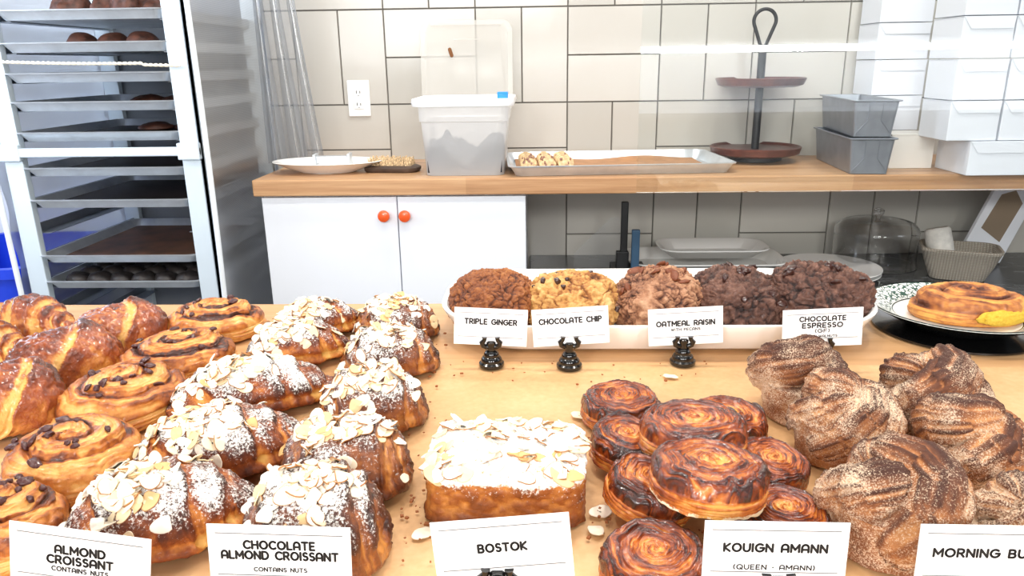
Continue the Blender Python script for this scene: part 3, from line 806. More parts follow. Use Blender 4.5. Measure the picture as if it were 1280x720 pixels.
# white paperboard boxes
def cake_box(w, d, h, mat, flap=True):
    o = MB().box((0, 0, h / 2), (w, d, h)).build('bakery_box', mat, bevel=0.0015)
    mm = MB().box((0, -0.001, h + 0.0008), (w + 0.002, d + 0.001, 0.0016))
    # tuck flap over the upper front edge
    F_ = [(-w / 2, -d / 2 - 0.0016, h + 0.001), (w / 2, -d / 2 - 0.0016, h + 0.001), (w / 2 - 0.003, -d / 2 - 0.0022, h - 0.030), (-w / 2 + 0.022, -d / 2 - 0.0022, h - 0.030)]
    B_ = [(x, y + 0.0012, z) for x, y, z in F_]
    if flap: mm.add(F_ + B_, [(0, 1, 2, 3), (7, 6, 5, 4), (0, 4, 5, 1), (1, 5, 6, 2), (2, 6, 7, 3), (3, 7, 4, 0)])
    mm.build('lid', mat, o)
    return o
ps = atz(1110, 211, ST); pe = atz(1166, 211, ST)
zz = aty(1130, 169, ps[1])[2] - ST
b = cake_box(pe[0] - ps[0], 0.13, zz, M_BOX2, False); b.location = ((ps[0] + pe[0]) / 2, ps[1] + 0.066, ST + 0.0005); tag(b, 'small cream box beside the loaf pans', 'box')
# big front box
q0 = atz(1208, 220, ST); hb = aty(1225, 178, q0[1])[2] - ST
BW, BD = 0.24, 0.17
b = cake_box(BW, BD, hb, M_BOX); b.location = (q0[0] + BW / 2, q0[1] + BD / 2 + 0.003, ST + 0.0005); tag(b, 'wide white box at the bottom front of the right-hand stacks', 'box', 'white bakery boxes')
btop = ST + hb + 0.004
YB, YA, bh = q0[1] + 0.006, q0[1] + 0.10, 0.108
bxB = aty(1200, 60, YB)[0]; wB = aty(1268, 40, YB)[0] - bxB
nm = ['lowest', 'second', 'third', 'fourth', 'fifth']
for k in range(4):
    o = cake_box(wB, 0.155, bh - 0.0042, M_BOX); o.location = (bxB + wB / 2 + rng.uniform(-0.002, 0.002), YB + 0.08, btop + k * bh); tag(o, nm[k] + ' box in the middle white stack on the wide front box', 'box', 'white bakery boxes')
for k in range(4):
    o = cake_box(wB, 0.155, bh - 0.0042, M_BOX); o.location = (bxB + wB * 1.5 + 0.006 + rng.uniform(-0.002, 0.002), YB + 0.08, btop + k * bh); tag(o, nm[k] + ' box in the rightmost white stack cut by the photo edge', 'box', 'white bakery boxes')
bxA = aty(1096, 60, YA)[0]; wA = aty(1162, 40, YA)[0] - bxA
YA = 2.44; bxA = aty(1096, 60, YA)[0]; wA2 = aty(1164, 40, YA)[0] - bxA
base_r = q0[0] - 0.004
sa = atz(1180, 205, ST)
o = cake_box(base_r - bxA, 0.14, hb, M_BOX); o.location = ((base_r + bxA) / 2, 2.585 - 0.07, ST + 0.0005); tag(o, 'white box behind the small cream box under the left stack', 'box', 'white bakery boxes')
for k in range(4):
    o = cake_box(wA2, 0.145, bh - 0.0042, M_BOX); o.location = (bxA + wA2 / 2 + rng.uniform(-0.002, 0.002), 2.585 - 0.072, btop + k * bh); tag(o, nm[k] + ' box in the left white stack behind the loaf pans', 'box', 'white bakery boxes')

# ------------------------------------------------------------------ things on the lower granite counter
def platter(w, d, h):
    return MB().rr([(w - 0.08, d - 0.08, 0.05, 0.0), (w - 0.015, d - 0.015, 0.06, h - 0.006), (w, d, 0.065, h - 0.004), (w, d, 0.065, h), (w - 0.025, d - 0.025, 0.055, h - 0.002), (w - 0.075, d - 0.075, 0.045, 0.006)], n=8)
pA = aty(890, 322, 2.30)
o = platter(0.51, 0.25, 0.04).build('serving_platter', M_PORCG, smooth=True); o.location = (pA[0], 2.42, LZ + 0.001); tag(o, 'larger oblong white platter at the bottom of the pair under the worktop', 'platter', 'oblong platters')
pB = aty(896, 315, 2.35)
o = platter(0.36, 0.19, 0.035).build('serving_platter', M_PORCG, smooth=True); o.location = (pB[0], 2.43, LZ + 0.0415); tag(o, 'smaller oblong white platter resting on the larger platter', 'platter', 'oblong platters')
pr = atz(1034, 337, LZ + 0.02)
for k, lab in enumerate(('lower round white plate stacked under the worktop', 'upper round white plate stacked under the worktop')):
    o = MB().lathe([(0.08, 0.0), (0.09, 0.002), (0.150, 0.014), (0.157, 0.018), (0.156, 0.020), (0.146, 0.0185), (0.09, 0.0075), (0.001, 0.007)], 56).build('round_plate', M_PORCG, smooth=True)
    o.location = (pr[0] + 0.004 * k, pr[1] + 0.003 * k, LZ + 0.001 + 0.0125 * k); tag(o, lab, 'plate', 'round white plates')
# glass dome
dc = aty(1091, 318, 2.46)
rd = 0.134
dome_h = aty(1091, 273, 2.46)[2] - LZ
prof = [(rd, 0.0), (rd, 0.004)] + [(rd - 0.004, 0.02 + (dome_h - 0.06) * k / 5) for k in range(6)]
for k in range(1, 9):
    a = pi / 2 * k / 8; prof.append((rd - 0.004 - 0.055 * (1 - cos(a)), dome_h - 0.04 + 0.036 * sin(a)))
prof += [(0.04, dome_h), (0.008, dome_h)]
inner = [(max(r - 0.003, 0.001), max(z - 0.003, 0.0)) for r, z in reversed(prof)]
dm = MB().lathe(prof + inner, 48, cap0=False, cap1=True).build('glass_dome', M_GLASS, smooth=True)
dm.location = (dc[0], 2.455, LZ + 0.001); tag(dm, 'clear glass cake dome with a round knob under the worktop', 'glass dome')
MB().lathe([(0.006, dome_h), (0.008, dome_h + 0.008), (0.016, dome_h + 0.018), (0.017, dome_h + 0.026), (0.011, dome_h + 0.034), (0.001, dome_h + 0.036)], 24).build('knob', M_GLASS, dm, smooth=True)
# wicker basket and wrapped cloth
kc = atz(1195, 350, LZ)
bk = MB().rr([(0.15, 0.09, 0.03, 0.0), (0.185, 0.125, 0.035, 0.045), (0.215, 0.15, 0.04, 0.088), (0.222, 0.157, 0.042, 0.092), (0.222, 0.157, 0.042, 0.100), (0.206, 0.142, 0.036, 0.100), (0.176, 0.116, 0.03, 0.045), (0.14, 0.08, 0.025, 0.006)], n=7).build('wicker_basket', M_WICKER, smooth=True)
bk.location = (kc[0] + 0.014, kc[1] + 0.03, LZ + 0.001); bk.rotation_euler = (0, 0, radians(-22)); tag(bk, 'pale wicker basket holding a rolled white cloth under the worktop', 'basket')
nr = aty(1171, 290, kc[1] + 0.06)
rl = MB().lathe([(0.030, -0.065), (0.036, -0.060), (0.038, 0.0), (0.037, 0.055), (0.031, 0.062), (0.012, 0.060), (0.008, 0.05)], 28).build('rolled_cloth', M_NAPKIN, smooth=True)
rl.location = (nr[0] + 0.012, kc[1] + 0.05, LZ + 0.092); rl.rotation_euler = (radians(-14), radians(-8), 0.2); tag(rl, 'rolled white patterned cloth standing up in the wicker basket', 'cloth')
# leaning white sleeve with tan window
ws = aty(1246, 290, 2.45)
slv = MB().box((0, 0, 0), (0.15, 0.014, 0.245)).build('paper_sleeve', M_PAPER, bevel=0.002)
slv.location = (ws[0] + 0.002, 2.45, LZ + 0.148); slv.rotation_euler = (radians(-9), radians(29), radians(6))
tag(slv, 'white paper sleeve with a tan window leaning behind the basket', 'paper sleeve')
MB().add([(-0.052, -0.0076, -0.055), (0.034, -0.0076, -0.065), (0.040, -0.0076, 0.08), (-0.005, -0.0076, 0.105), (-0.045, -0.0076, 0.07)], [(0, 1, 2, 3, 4)]).build('window', M_WINDOW, slv)
# black stand with two uprights
bs = aty(779, 330, 2.33)
zt = aty(778, 252, 2.33)[2]
sd = empty('upright_stand', (bs[0], 2.33, LZ)); tag(sd, 'black stand with two upright posts, the shorter one blue-grey', 'stand')
MB().box((0.02, 0.03, 0.01), (0.11, 0.14, 0.02)).build('base', M_BLKMET, sd, bevel=0.003)
MB().box((0, 0, (zt - LZ) / 2), (0.022, 0.018, zt - LZ)).box((-0.004, 0.0, 0.05), (0.04, 0.024, 0.06)).build('post', M_BLKMET, sd, bevel=0.003)
b2 = aty(795, 287, 2.28)
MB().box((b2[0] - bs[0], -0.05, (b2[2] - LZ) / 2), (0.025, 0.016, b2[2] - LZ)).build('post', M_BLUEGREY, sd, bevel=0.003)
ac = atz(735, 345, LZ)
acs = MB().add([(-0.10, 0, 0.0), (0.06, 0, 0.0), (0.06, 0, 0.17), (0.02, 0, 0.17), (-0.10, 0, 0.05), (-0.10, 0.004, 0.0), (0.06, 0.004, 0.0), (0.06, 0.004, 0.17), (0.02, 0.004, 0.17), (-0.10, 0.004, 0.05)],
          [(0, 1, 2, 3, 4), (9, 8, 7, 6, 5), (0, 5, 6, 1), (1, 6, 7, 2), (2, 7, 8, 3), (3, 8, 9, 4), (4, 9, 5, 0)]).build('acrylic_guard', M_ACRYL)
acs.location = (aty(755, 320, 2.42)[0], 2.42, LZ + 0.001); tag(acs, 'clear slant-topped acrylic guard left of the black stand', 'acrylic guard')

# ------------------------------------------------------------------ glass slider behind the display, lit shelf behind the viewer
gx0 = aty(800, 100, 1.03)[0]
gzb = aty(1000, 239, 1.03)[2]
gl = MB().box(((gx0 + 1.5) / 2, 1.03, gzb + 0.28), (1.5 - gx0, 0.004, 0.56)).build('sneeze_guard', M_PANE); tag(gl, 'clear hanging glass panel in front of the right half of the worktop', 'glass panel')
MB().box(((gx0 + 1.5) / 2, 1.03, gzb + 0.566), (1.5 - gx0, 0.02, 0.02)).build('top_track', M_ALU, gl)
ledz = 1.259
shf = empty('lit_shop_shelf', (1.0, -1.6, 0)); tag(shf, 'lit shop shelf mirrored in the glass as a bright streak', 'shelf')
MB().box((0, -0.18, ledz + 0.03), (3.6, 0.36, 0.02)).box((0, -0.18, 0.96), (3.6, 0.36, 0.02)).box((0, -0.36, 0.8), (3.6, 0.02, 1.6)).build('boards', M_PAINT, shf)
MB().box((0, 0.0, ledz), (3.5, 0.02, 0.030)).build('light_tube', M_LED, shf)

# ================================================================== pastry builders
def cap_tris(nu, nv, base):
    """two pole vertices appended after the grid at index base, base+1"""
    t = []
    for k in range(nv):
        t.append(((k + 1) % nv, k, base)); t.append(((nu - 1) * nv + k, (nu - 1) * nv + (k + 1) % nv, base + 1))
    return t

def croissant(name, L, W, H, seed, mat, edges=(0.2, 0.42, 0.63, 0.82), asym=0.0, bend=0.0, pw=2.4, ex=0.6, drop=0.10, lip=0.035, seam=0.0,
              dust=0.0, lamamp=1.0, crinkle=0.0, onesided=False, bulge=1.0, hump=0.0, slant=0.12, nu=170, nv=110, light_wrap=0.45, lo=0.0, wl=0.10):
    t = np.sin(np.linspace(-1, 1, nu) * pi / 2 * 0.992)[:, None]; th = np.linspace(0, 2 * pi, nv, endpoint=False)[None, :]
    T_, TH = np.broadcast_arrays(t, th)
    rs = seed * 7.31
    wob = 0.05 * fbm(np.stack([T_ * 1.5 + rs, np.sin(TH) * 0.9, np.cos(TH) * 0.9], -1), 3, seed)
    u = np.abs(T_ + asym) + slant * np.sin(TH + 0.6) * np.sign(T_ + asym) * 0.8 + wob
    if onesided: u = -(T_ + asym) + slant * np.sin(TH + 0.4) + wob
    prof = (np.clip(1 - np.abs(T_) ** pw, 1e-4, 1)) ** ex
    wrap = np.zeros_like(T_); past_edge = np.zeros_like(T_)
    for k, e in enumerate(edges):
        prof = prof * (1 - drop * sstep((u - e) / 0.045)) + lip * np.exp(-((u - e + 0.03) / 0.028) ** 2)
        past_edge = np.maximum(past_edge, np.exp(-((u - e - 0.055) / 0.05) ** 2))  # band just past each wrap edge: paler bake, less sugar
        wrap = np.maximum(wrap, sstep((u - e) / 0.03) * (1 - sstep((u - e - wl) / 0.12)))
    s, c = np.sin(TH), np.cos(TH)
    y = prof * W / 2 * np.sign(c) * np.abs(c) ** 0.9
    z = np.where(s > 0, 0.36 + 0.64 * np.abs(s) ** 0.95, 0.36 - 0.36 * np.abs(s) ** 0.5) * H * (0.25 * np.sqrt(np.clip(prof, 0, 2)) + 0.75 * prof)
    z = z * (1 + hump * np.exp(-(T_ / 0.4) ** 2))
    x = L / 2 * T_
    y = y + bend * L * (T_ ** 2 - 0.3)
    V = np.stack([x, y, z], -1)
    N = gnormals(V); 
    if (N[nu // 2, nv // 4][2]) < 0: N = -N
    lam = fbm(np.stack([u * 26 + rs, s * 1.6, c * 1.6], -1), 3, seed + 3)
    lump = fbm(V * 42 + rs, 3, seed + 5); fine = fbm(V * 170 + rs, 3, seed + 8)
    blis = np.clip(fbm(V * 120 + rs * 2, 2, seed + 15), 0, 1)
    up = np.clip(s, 0, 1)
    crk = np.abs(fbm(V * np.array([90, 190, 190]) + rs + 0.8 * lump[..., None], 3, seed + 21))
    lamw = (0.12 + 0.88 * np.clip(wrap * 1.3 + (1 - up) * 0.7, 0, 1)) if crinkle else 1.0
    lam = lam * lamw
    disp = 0.0022 * lump + 0.0009 * fine + 0.0011 * lam * lamamp + 0.0016 * blis * up + crinkle * (0.25 - crk) * up * (1 - wrap)
    sm = 0
    if seam:
        zz = V[..., 2] / H + 0.08 * fbm(np.stack([T_ * 3, 0 * T_ + rs, 0 * T_], -1), 2, seed + 2)
        sm = np.exp(-((zz - 0.34) / 0.07) ** 2) * seam * (np.abs(T_) < 0.95)
        disp = disp - 0.004 * sm + 0.0025 * np.exp(-((zz - 0.22) / 0.06) ** 2) * seam
    V = V + N * disp[..., None]
    V[..., 2] = np.maximum(V[..., 2], 0.0004)
    bake = 0.52 + 0.30 * lump + 0.16 * fine + 0.30 * lam * lamamp * (0.5 + 0.9 * wrap) + 0.30 * (up - 0.5) - light_wrap * wrap - 0.1 * past_edge + (0.35 * (crk - 0.2) * up if crinkle else 0) - (0.22 * sstep((u - edges[0]) / 0.05) if onesided else 0) - 0.35 * sm + lo
    d = np.clip(N[..., 2] * 0.9 + 0.12, 0, 1) * dust * (0.75 + 0.5 * lump)
    d = d * (1 - 0.5 * past_edge) if np.ndim(past_edge) else d
    VV = np.concatenate([V.reshape(-1, 3), V[0].mean(0)[None], V[-1].mean(0)[None]])
    ad = lambda a: np.concatenate([a.ravel(), [a[0].mean(), a[-1].mean()]])
    return mesh_np(name, VV, gridq(nu, nv)[:, ::-1], [(b, a, cc) for a, b, cc in cap_tris(nu, nv, nu * nv)], mat, {'bake': ad(bake), 'dust': ad(d)})

def spiral(name, a, b, H, edge, seed, mat, turns=2.4, amp=0.004, dome=0.6, roundness=0.35, warp=0.05, flange=0.0, fill=0.0, dust=0.0, nose=0.07, lam_a=0.0012,
           nr=120, nt=230, dirn=1, bake0=0.5, center_light=0.3, rim_dark=0.15, bulge=0.04, sidelight=0.1, sugar=0.0, crater=0.0, groove_dark=0.2, rough_a=0.0012, seamd=0.0):
    """coiled pastry: rows run from the centre over the top, down the side"""
    ns = 34
    th = np.linspace(0, 2 * pi, nt, endpoint=False)[None, :]
    rs = seed * 5.17
    row_r = np.concatenate([np.linspace(0.012, 1, nr), np.ones(ns)])[:, None]
    row_s = np.concatenate([np.zeros(nr), np.linspace(0, 1, ns + 1)[1:]])[:, None]
    R, TH = np.broadcast_arrays(row_r, th); S = np.broadcast_to(row_s, R.shape)
    ctd = np.stack([np.cos(TH), np.sin(TH), 0 * TH], -1)
    wr = warp * fbm(ctd * (0.6 + 1.3 * R[..., None]) + rs, 3, seed)
    ph = turns * (R + wr * R) - dirn * TH / (2 * pi)
    f = ph - np.floor(ph)
    ridge = np.sqrt(np.clip(1 - (2 * f - 1) ** 2, 0, 1))
    tf = (dirn * TH / (2 * pi) + seed * 0.37) % 1.0
    outer = 1 - nose * np.where(tf < 0.93, tf / 0.93, (1 - tf) / 0.07)
    outer = outer + 0.025 * fbm(ctd * 1.2 + rs, 2, seed + 9)
    top = edge + (H - edge) * (1 - R ** 2) ** 1.0 * dome + (H - edge) * (1 - dome) * (1 - R ** 6)
    top = top - crater * np.exp(-(R / 0.3) ** 2)
    rr = np.clip((R - (1 - roundness)) / roundness, 0, 1)
    top = top - edge * 0.42 * (1 - np.sqrt(np.clip(1 - rr ** 2, 0, 1)))
    z_edge = edge * (1 - 0.42)
    z = np.where(S > 0, z_edge * (1 - S), top)
    bul = 1 + bulge * np.sin(pi * np.clip(S, 0, 1)) - 0.05 * S ** 4
    if flange: bul = bul + flange * np.exp(-((S - 0.90) / 0.10) ** 2) * (0.6 + 0.6 * fbm(ctd * 4 + rs, 2, seed + 4))
    x = a * R * outer * bul * np.cos(TH); y = b * R * outer * bul * np.sin(TH)
    V = np.stack([x, y, z], -1)
    N = gnormals(V)
    if N[nr // 2].mean(0)[2] < 0: N = -N
    sideS = sstep(S / 0.15)
    lamT = fbm(np.stack([ph * 9 + rs, np.cos(TH) * 1.1, np.sin(TH) * 1.1], -1), 3, seed + 1)
    lamS = fbm(np.stack([S * 9 + 0.6 * np.cos(TH * 2 + rs), np.cos(TH) * 1.3, np.sin(TH) * 1.3 + rs], -1), 3, seed + 2)
    lam = lamT * (1 - sideS) + lamS * sideS
    lump = fbm(V * 75 + rs, 3, seed + 5); fine = fbm(V * 230 + rs, 3, seed + 6)
    fade = sstep(R / 0.12)
    disp = (amp * (ridge - 0.75) * fade) * (1 - sideS) + lam_a * lam + rough_a * lump + 0.0005 * fine
    V = V + N * disp[..., None]
    V[..., 2] = np.maximum(V[..., 2], 0.0003)
    fm = 0
    if fill:
        g = np.minimum(f, 1 - f)
        fm = np.clip((0.16 + 0.10 * fbm(V * 60 + rs, 3, seed + 7) * 1.6 - g) / 0.06, 0, 1) * (1 - sideS) * fill * (R > 0.1)
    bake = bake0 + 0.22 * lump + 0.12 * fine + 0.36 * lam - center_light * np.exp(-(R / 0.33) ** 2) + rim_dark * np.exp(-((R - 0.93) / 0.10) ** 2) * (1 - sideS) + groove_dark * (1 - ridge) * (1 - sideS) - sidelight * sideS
    bake = bake * (1 - fm) + fm * (1.0 + 0.2 * fine)
    d = np.clip(N[..., 2], 0, 1) * dust + sugar * 2.2 * np.exp(-((S - 0.95) / 0.15) ** 2) * (0.7 + 1.2 * fbm(ctd * 3.5 + rs, 3, seed + 12))
    nu = V.shape[0]
    VV = np.concatenate([V.reshape(-1, 3), V[0].mean(0)[None], V[-1].mean(0)[None]])
    ad = lambda q: np.concatenate([np.asarray(q).ravel(), [q[0].mean(), q[-1].mean()]])
    return mesh_np(name, VV, gridq(nu, nt), cap_tris(nu, nt, nu * nt), mat, {'bake': ad(bake), 'dust': ad(d)})

def mound(name, a, b, H, seed, mat, crack=0.004, cell=70, rough=0.003, power=2.9, nr=130, nt=220, bake0=0.45, crackdark=0.45, tophi=0.0):
    """thick craggy cookie"""
    th = np.linspace(0, 2 * pi, nt, endpoint=False)[None, :]
    p = np.linspace(0.02, 1, nr)[:, None]
    ang = p * (pi / 2 * 1.22)
    R_ = np.sin(np.minimum(ang, pi / 2)) ** 0.9 * np.where(ang > pi / 2, 1 - 0.18 * ((ang - pi / 2) / 0.35) ** 2, 1)
    Zp = np.where(ang < pi / 2, 0.3 + 0.7 * np.abs(np.cos(ang)) ** (2 / power), 0.3 * (1 - (ang - pi / 2) / (pi / 2 * 0.22)))
    R, TH = np.broadcast_arrays(R_, th); Zb = np.broadcast_to(Zp, R.shape)
    rs = seed * 3.77
    o = 1 + 0.06 * fbm(np.stack([np.cos(TH) * 1.1 + rs, np.sin(TH) * 1.1, 0 * TH], -1), 2, seed)
    V = np.stack([a * R * o * np.cos(TH), b * R * o * np.sin(TH), H * Zb], -1)
    N = gnormals(V)
    if N[nr // 3].mean(0)[2] < 0: N = -N
    wv_ = V + 0.006 * np.stack([fbm(V * 55 + rs, 2, seed + 1), fbm(V * 55 + 9 + rs, 2, seed + 2), fbm(V * 55 + 17, 2, seed + 3)], -1)
    f1, f2 = worley(wv_ * cell + rs, seed); e1 = np.clip((f2 - f1) / 0.12 + np.clip(fbm(V * 40 + rs + 5, 2, seed + 30) * 1.6, -0.2, 1), 0, 1)
    f1b, f2b = worley(wv_ * cell * 2.3 + rs, seed + 5); e2 = np.clip((f2b - f1b) / 0.14 + np.clip(fbm(V * 60 + rs + 8, 2, seed + 31) * 1.6, -0.2, 1), 0, 1)
    big = fbm(V * 34 + rs, 3, seed + 6); fine = fbm(V * 190 + rs, 4, seed + 7); rdg = 1 - np.abs(fbm(V * 70 + rs, 3, seed + 8)) * 2
    disp = crack * (e1 - 0.7) + crack * 0.35 * (e2 - 0.6) + rough * big + 0.0022 * fbm(V * 90 + rs, 3, seed + 33) + 0.0022 * fine + 0.0010 * rdg + 0.0009 * fbm(V * 420 + rs, 2, seed + 35)
    V = V + N * disp[..., None]; V[..., 2] = np.maximum(V[..., 2], 0.0003)
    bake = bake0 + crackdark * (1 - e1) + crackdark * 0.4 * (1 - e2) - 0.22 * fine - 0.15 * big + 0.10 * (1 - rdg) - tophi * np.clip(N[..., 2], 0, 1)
    VV = np.concatenate([V.reshape(-1, 3), V[0].mean(0)[None], V[-1].mean(0)[None]])
    ad = lambda q: np.concatenate([np.asarray(q).ravel(), [q[0].mean(), q[-1].mean()]])
    return mesh_np(name, VV, gridq(nr, nt), cap_tris(nr, nt, nr * nt), mat, {'bake': ad(bake), 'dust': ad(bake * 0)})

def loafslab(name, w, d, h, seed, mat):
    """thick bread slice: rounded block, sugared on top"""
    nt, nr, ns = 260, 80, 50
    th = np.linspace(0, 2 * pi, nt, endpoint=False)[None, :]
    k = 7.0
    rho = (np.abs(np.cos(th)) ** k + np.abs(np.sin(th)) ** k) ** (-1 / k)
    row_r = np.concatenate([np.linspace(0.012, 1, nr), np.ones(ns)])[:, None]; row_s = np.concatenate([np.zeros(nr), np.linspace(0, 1, ns + 1)[1:]])[:, None]
    R, TH = np.broadcast_arrays(row_r, th); S = np.broadcast_to(row_s, R.shape); RH = np.broadcast_to(rho, R.shape)
    z = np.where(S > 0, (h - 0.003) * (1 - S), h - 0.003 * np.clip((R - 0.9) / 0.1, 0, 1) ** 2 + 0.004 * (1 - R ** 2))
    bul = 1 - 0.03 * np.sin(pi * S)
    V = np.stack([w / 2 * R * RH * bul * np.cos(TH), d / 2 * R * RH * bul * np.sin(TH), z], -1)
    N = gnormals(V)
    if N[nr // 2].mean(0)[2] < 0: N = -N
    lump = fbm(V * 60 + seed, 3, seed); fine = fbm(V * 200 + seed, 3, seed + 1)
    V = V + N * (0.0018 * lump + 0.0012 * fine)[..., None]; V[..., 2] = np.maximum(V[..., 2], 0.0003)
    side = sstep(S / 0.12)
    bake = 0.5 + 0.25 * lump + 0.2 * fine + 0.1 * side + 0.25 * sstep((S - 0.7) / 0.3)
    du = (1 - side) * (0.95 + 0.25 * lump) + side * np.clip(0.42 - 0.8 * S + 0.3 * lump, 0, 1)
    VV = np.concatenate([V.reshape(-1, 3), V[0].mean(0)[None], V[-1].mean(0)[None]])
    ad = lambda q: np.concatenate([np.asarray(q).ravel(), [q[0].mean(), q[-1].mean()]])
    nu = nr + ns
    return mesh_np(name, VV, gridq(nu, nt), cap_tris(nu, nt, nu * nt), mat, {'bake': ad(bake), 'dust': ad(du)})

def capsule_d(P, A, B, ra, rb):
    ab = B - A; t_ = np.clip(((P - A) @ ab) / (ab @ ab), 0, 1)
    q = A + t_[..., None] * ab
    dv = P - q
    return np.linalg.norm(dv, axis=-1) - (ra + (rb - ra) * t_), t_, q
def morning_bun(name, seed, Rb, H, rot, mat, variant=0):
    nu, nv = 150, 200
    ph = np.linspace(0.012, pi - 0.012, nu)[:, None]; th = np.linspace(0, 2 * pi, nv, endpoint=False)[None, :]
    D = np.stack([np.sin(ph) * np.cos(th), np.sin(ph) * np.sin(th), np.cos(ph) + 0 * th], -1)
    C0 = np.array([0, 0, H * 0.45])
    rd = random.Random(seed)
    # strands
    strands = []
    r_o = Rb * 0.62; zt = H * 0.70
    def arc(a0, a1, r0, r1, z0, z1, ra, rb, n=9, mid=0.0):
        pts = []
        for k in range(n):
            t_ = k / (n - 1); a_ = a0 + (a1 - a0) * t_; r_ = r0 + (r1 - r0) * t_
            pts.append((np.array([r_ * cos(a_), r_ * sin(a_), z0 + (z1 - z0) * t_ + mid * sin(pi * t_)]), ra + (rb - ra) * t_))
        return pts
    w1 = Rb * 0.33
    nl = 3 if variant != 1 else 4
    for k in range(nl):
        a_ = rot + k * 2 * pi / nl + rd.uniform(-0.25, 0.25); big = 1.0 + (0.22 if k == 0 else -0.06) + rd.uniform(-0.06, 0.06)
        w1 = Rb * (0.385 if nl == 3 else 0.33) * big
        P_ = []
        for (fr_, da, fz, fw) in ((0.70, 0.0, 0.50, 0.80), (0.66, 0.45, 0.66, 0.95), (0.52, 0.95, 0.82, 1.0), (0.30, 1.5, 0.90, 0.98), (0.12, 2.3, 0.86 if k else 0.96, 0.9)):
            P_.append((np.array([Rb * fr_ * cos(a_ + da), Rb * fr_ * sin(a_ + da), H * (fz - 0.16 + (0.07 if k == 0 else 0))]), w1 * fw))
        strands.append(P_)
    segs = []
    for si, s_ in enumerate(strands):
        L0 = 0
        for k in range(len(s_) - 1):
            segs.append((si, L0, s_[k][0], s_[k + 1][0], s_[k][1], s_[k + 1][1])); L0 += np.linalg.norm(s_[k + 1][0] - s_[k][0])
    def field(P):
        # cup-shaped base
        rxy = np.linalg.norm(P[..., :2], axis=-1)
        rb = Rb * (0.72 + 0.16 * np.clip(P[..., 2] / (H * 0.55), 0, 1))
        dbase = np.maximum(rxy - rb, np.maximum(P[..., 2] - H * 0.55, -P[..., 2]))
        best = np.full(P.shape[:-1], 9.0); sec = best.copy(); sid = np.zeros(P.shape[:-1], int) - 1; stri = np.zeros(P.shape[:-1]); along = stri.copy()
        cur = {}
        for si, L0, A, B, ra, rb_ in segs:
            d, t_, q = capsule_d(P, A, B, ra, rb_)
            ax = (B - A) / np.linalg.norm(B - A); e1 = np.cross(ax, [0, 0, 1.0]); e1 /= np.linalg.norm(e1) + 1e-9; e2 = np.cross(e1, ax)
            dv = P - q; an = np.arctan2(dv @ e2, dv @ e1)
            if si not in cur: cur[si] = [d, an, L0 + t_ * np.linalg.norm(B - A)]
            else:
                m = d < cur[si][0]
                cur[si] = [np.where(m, d, cur[si][0]), np.where(m, an, cur[si][1]), np.where(m, L0 + t_ * np.linalg.norm(B - A), cur[si][2])]
        ds = [dbase] + [cur[k][0] for k in sorted(cur)]
        for k, d in enumerate(ds):
            m = d < best
            sec = np.where(m, best, np.minimum(sec, d)); best = np.where(m, d, best); sid = np.where(m, k - 1, sid)
            if k: stri = np.where(m, cur[k - 1][1], stri); along = np.where(m, cur[k - 1][2], along)
        return best, sec, sid, stri, along
    rr = np.full((nu, nv), Rb * 2.2)
    P = C0 + D * rr[..., None]
    for it in range(26):
        best, sec, sid, stri, along = field(P)
        rr = np.maximum(rr - best * 0.9, 0.002); P = C0 + D * rr[..., None]
    best, sec, sid, stri, along = field(P)
    # soften only the tiniest steps
    for _ in range(1):
        rr[1:-1] = 0.5 * rr[1:-1] + 0.25 * 0.5 * (rr[:-2] + rr[2:] + np.roll(rr, 1, 1)[1:-1] + np.roll(rr, -1, 1)[1:-1])
    V = C0 + D * rr[..., None]
    N = gnormals(V)
    if N[3].mean(0)[2] < 0: N = -N
    rs = seed * 2.9
    st_ = np.where(sid >= 0, fbm(np.stack([stri * 5.5 + rs + sid * 5, along * 22, 0 * stri], -1), 3, seed), 0.25 * fbm(np.stack([V[..., 2] * 60, stri * 0, 0 * stri + rs], -1), 3, seed + 1))
    lump = fbm(V * 60 + rs, 3, seed + 2); fine = fbm(V * 260 + rs, 3, seed + 3)
    V = V + N * (0.0021 * st_ + 0.0016 * lump + 0.0007 * fine)[..., None]
    V[..., 2] = np.maximum(V[..., 2], 0.0003)
    crease = np.exp(-np.clip(sec - best, 0, 1) / 0.004)
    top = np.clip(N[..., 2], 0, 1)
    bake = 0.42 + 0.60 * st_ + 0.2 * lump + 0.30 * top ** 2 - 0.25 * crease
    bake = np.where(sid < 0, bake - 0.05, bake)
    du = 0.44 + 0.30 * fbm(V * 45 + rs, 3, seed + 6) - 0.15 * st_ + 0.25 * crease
    VV = np.concatenate([V.reshape(-1, 3), V[0].mean(0)[None], V[-1].mean(0)[None]])
    ad = lambda q: np.concatenate([np.asarray(q).ravel(), [q[0].mean(), q[-1].mean()]])
    return mesh_np(name, VV, gridq(nu, nv), cap_tris(nu, nv, nu * nv), mat, {'bake': ad(bake), 'dust': ad(du)})

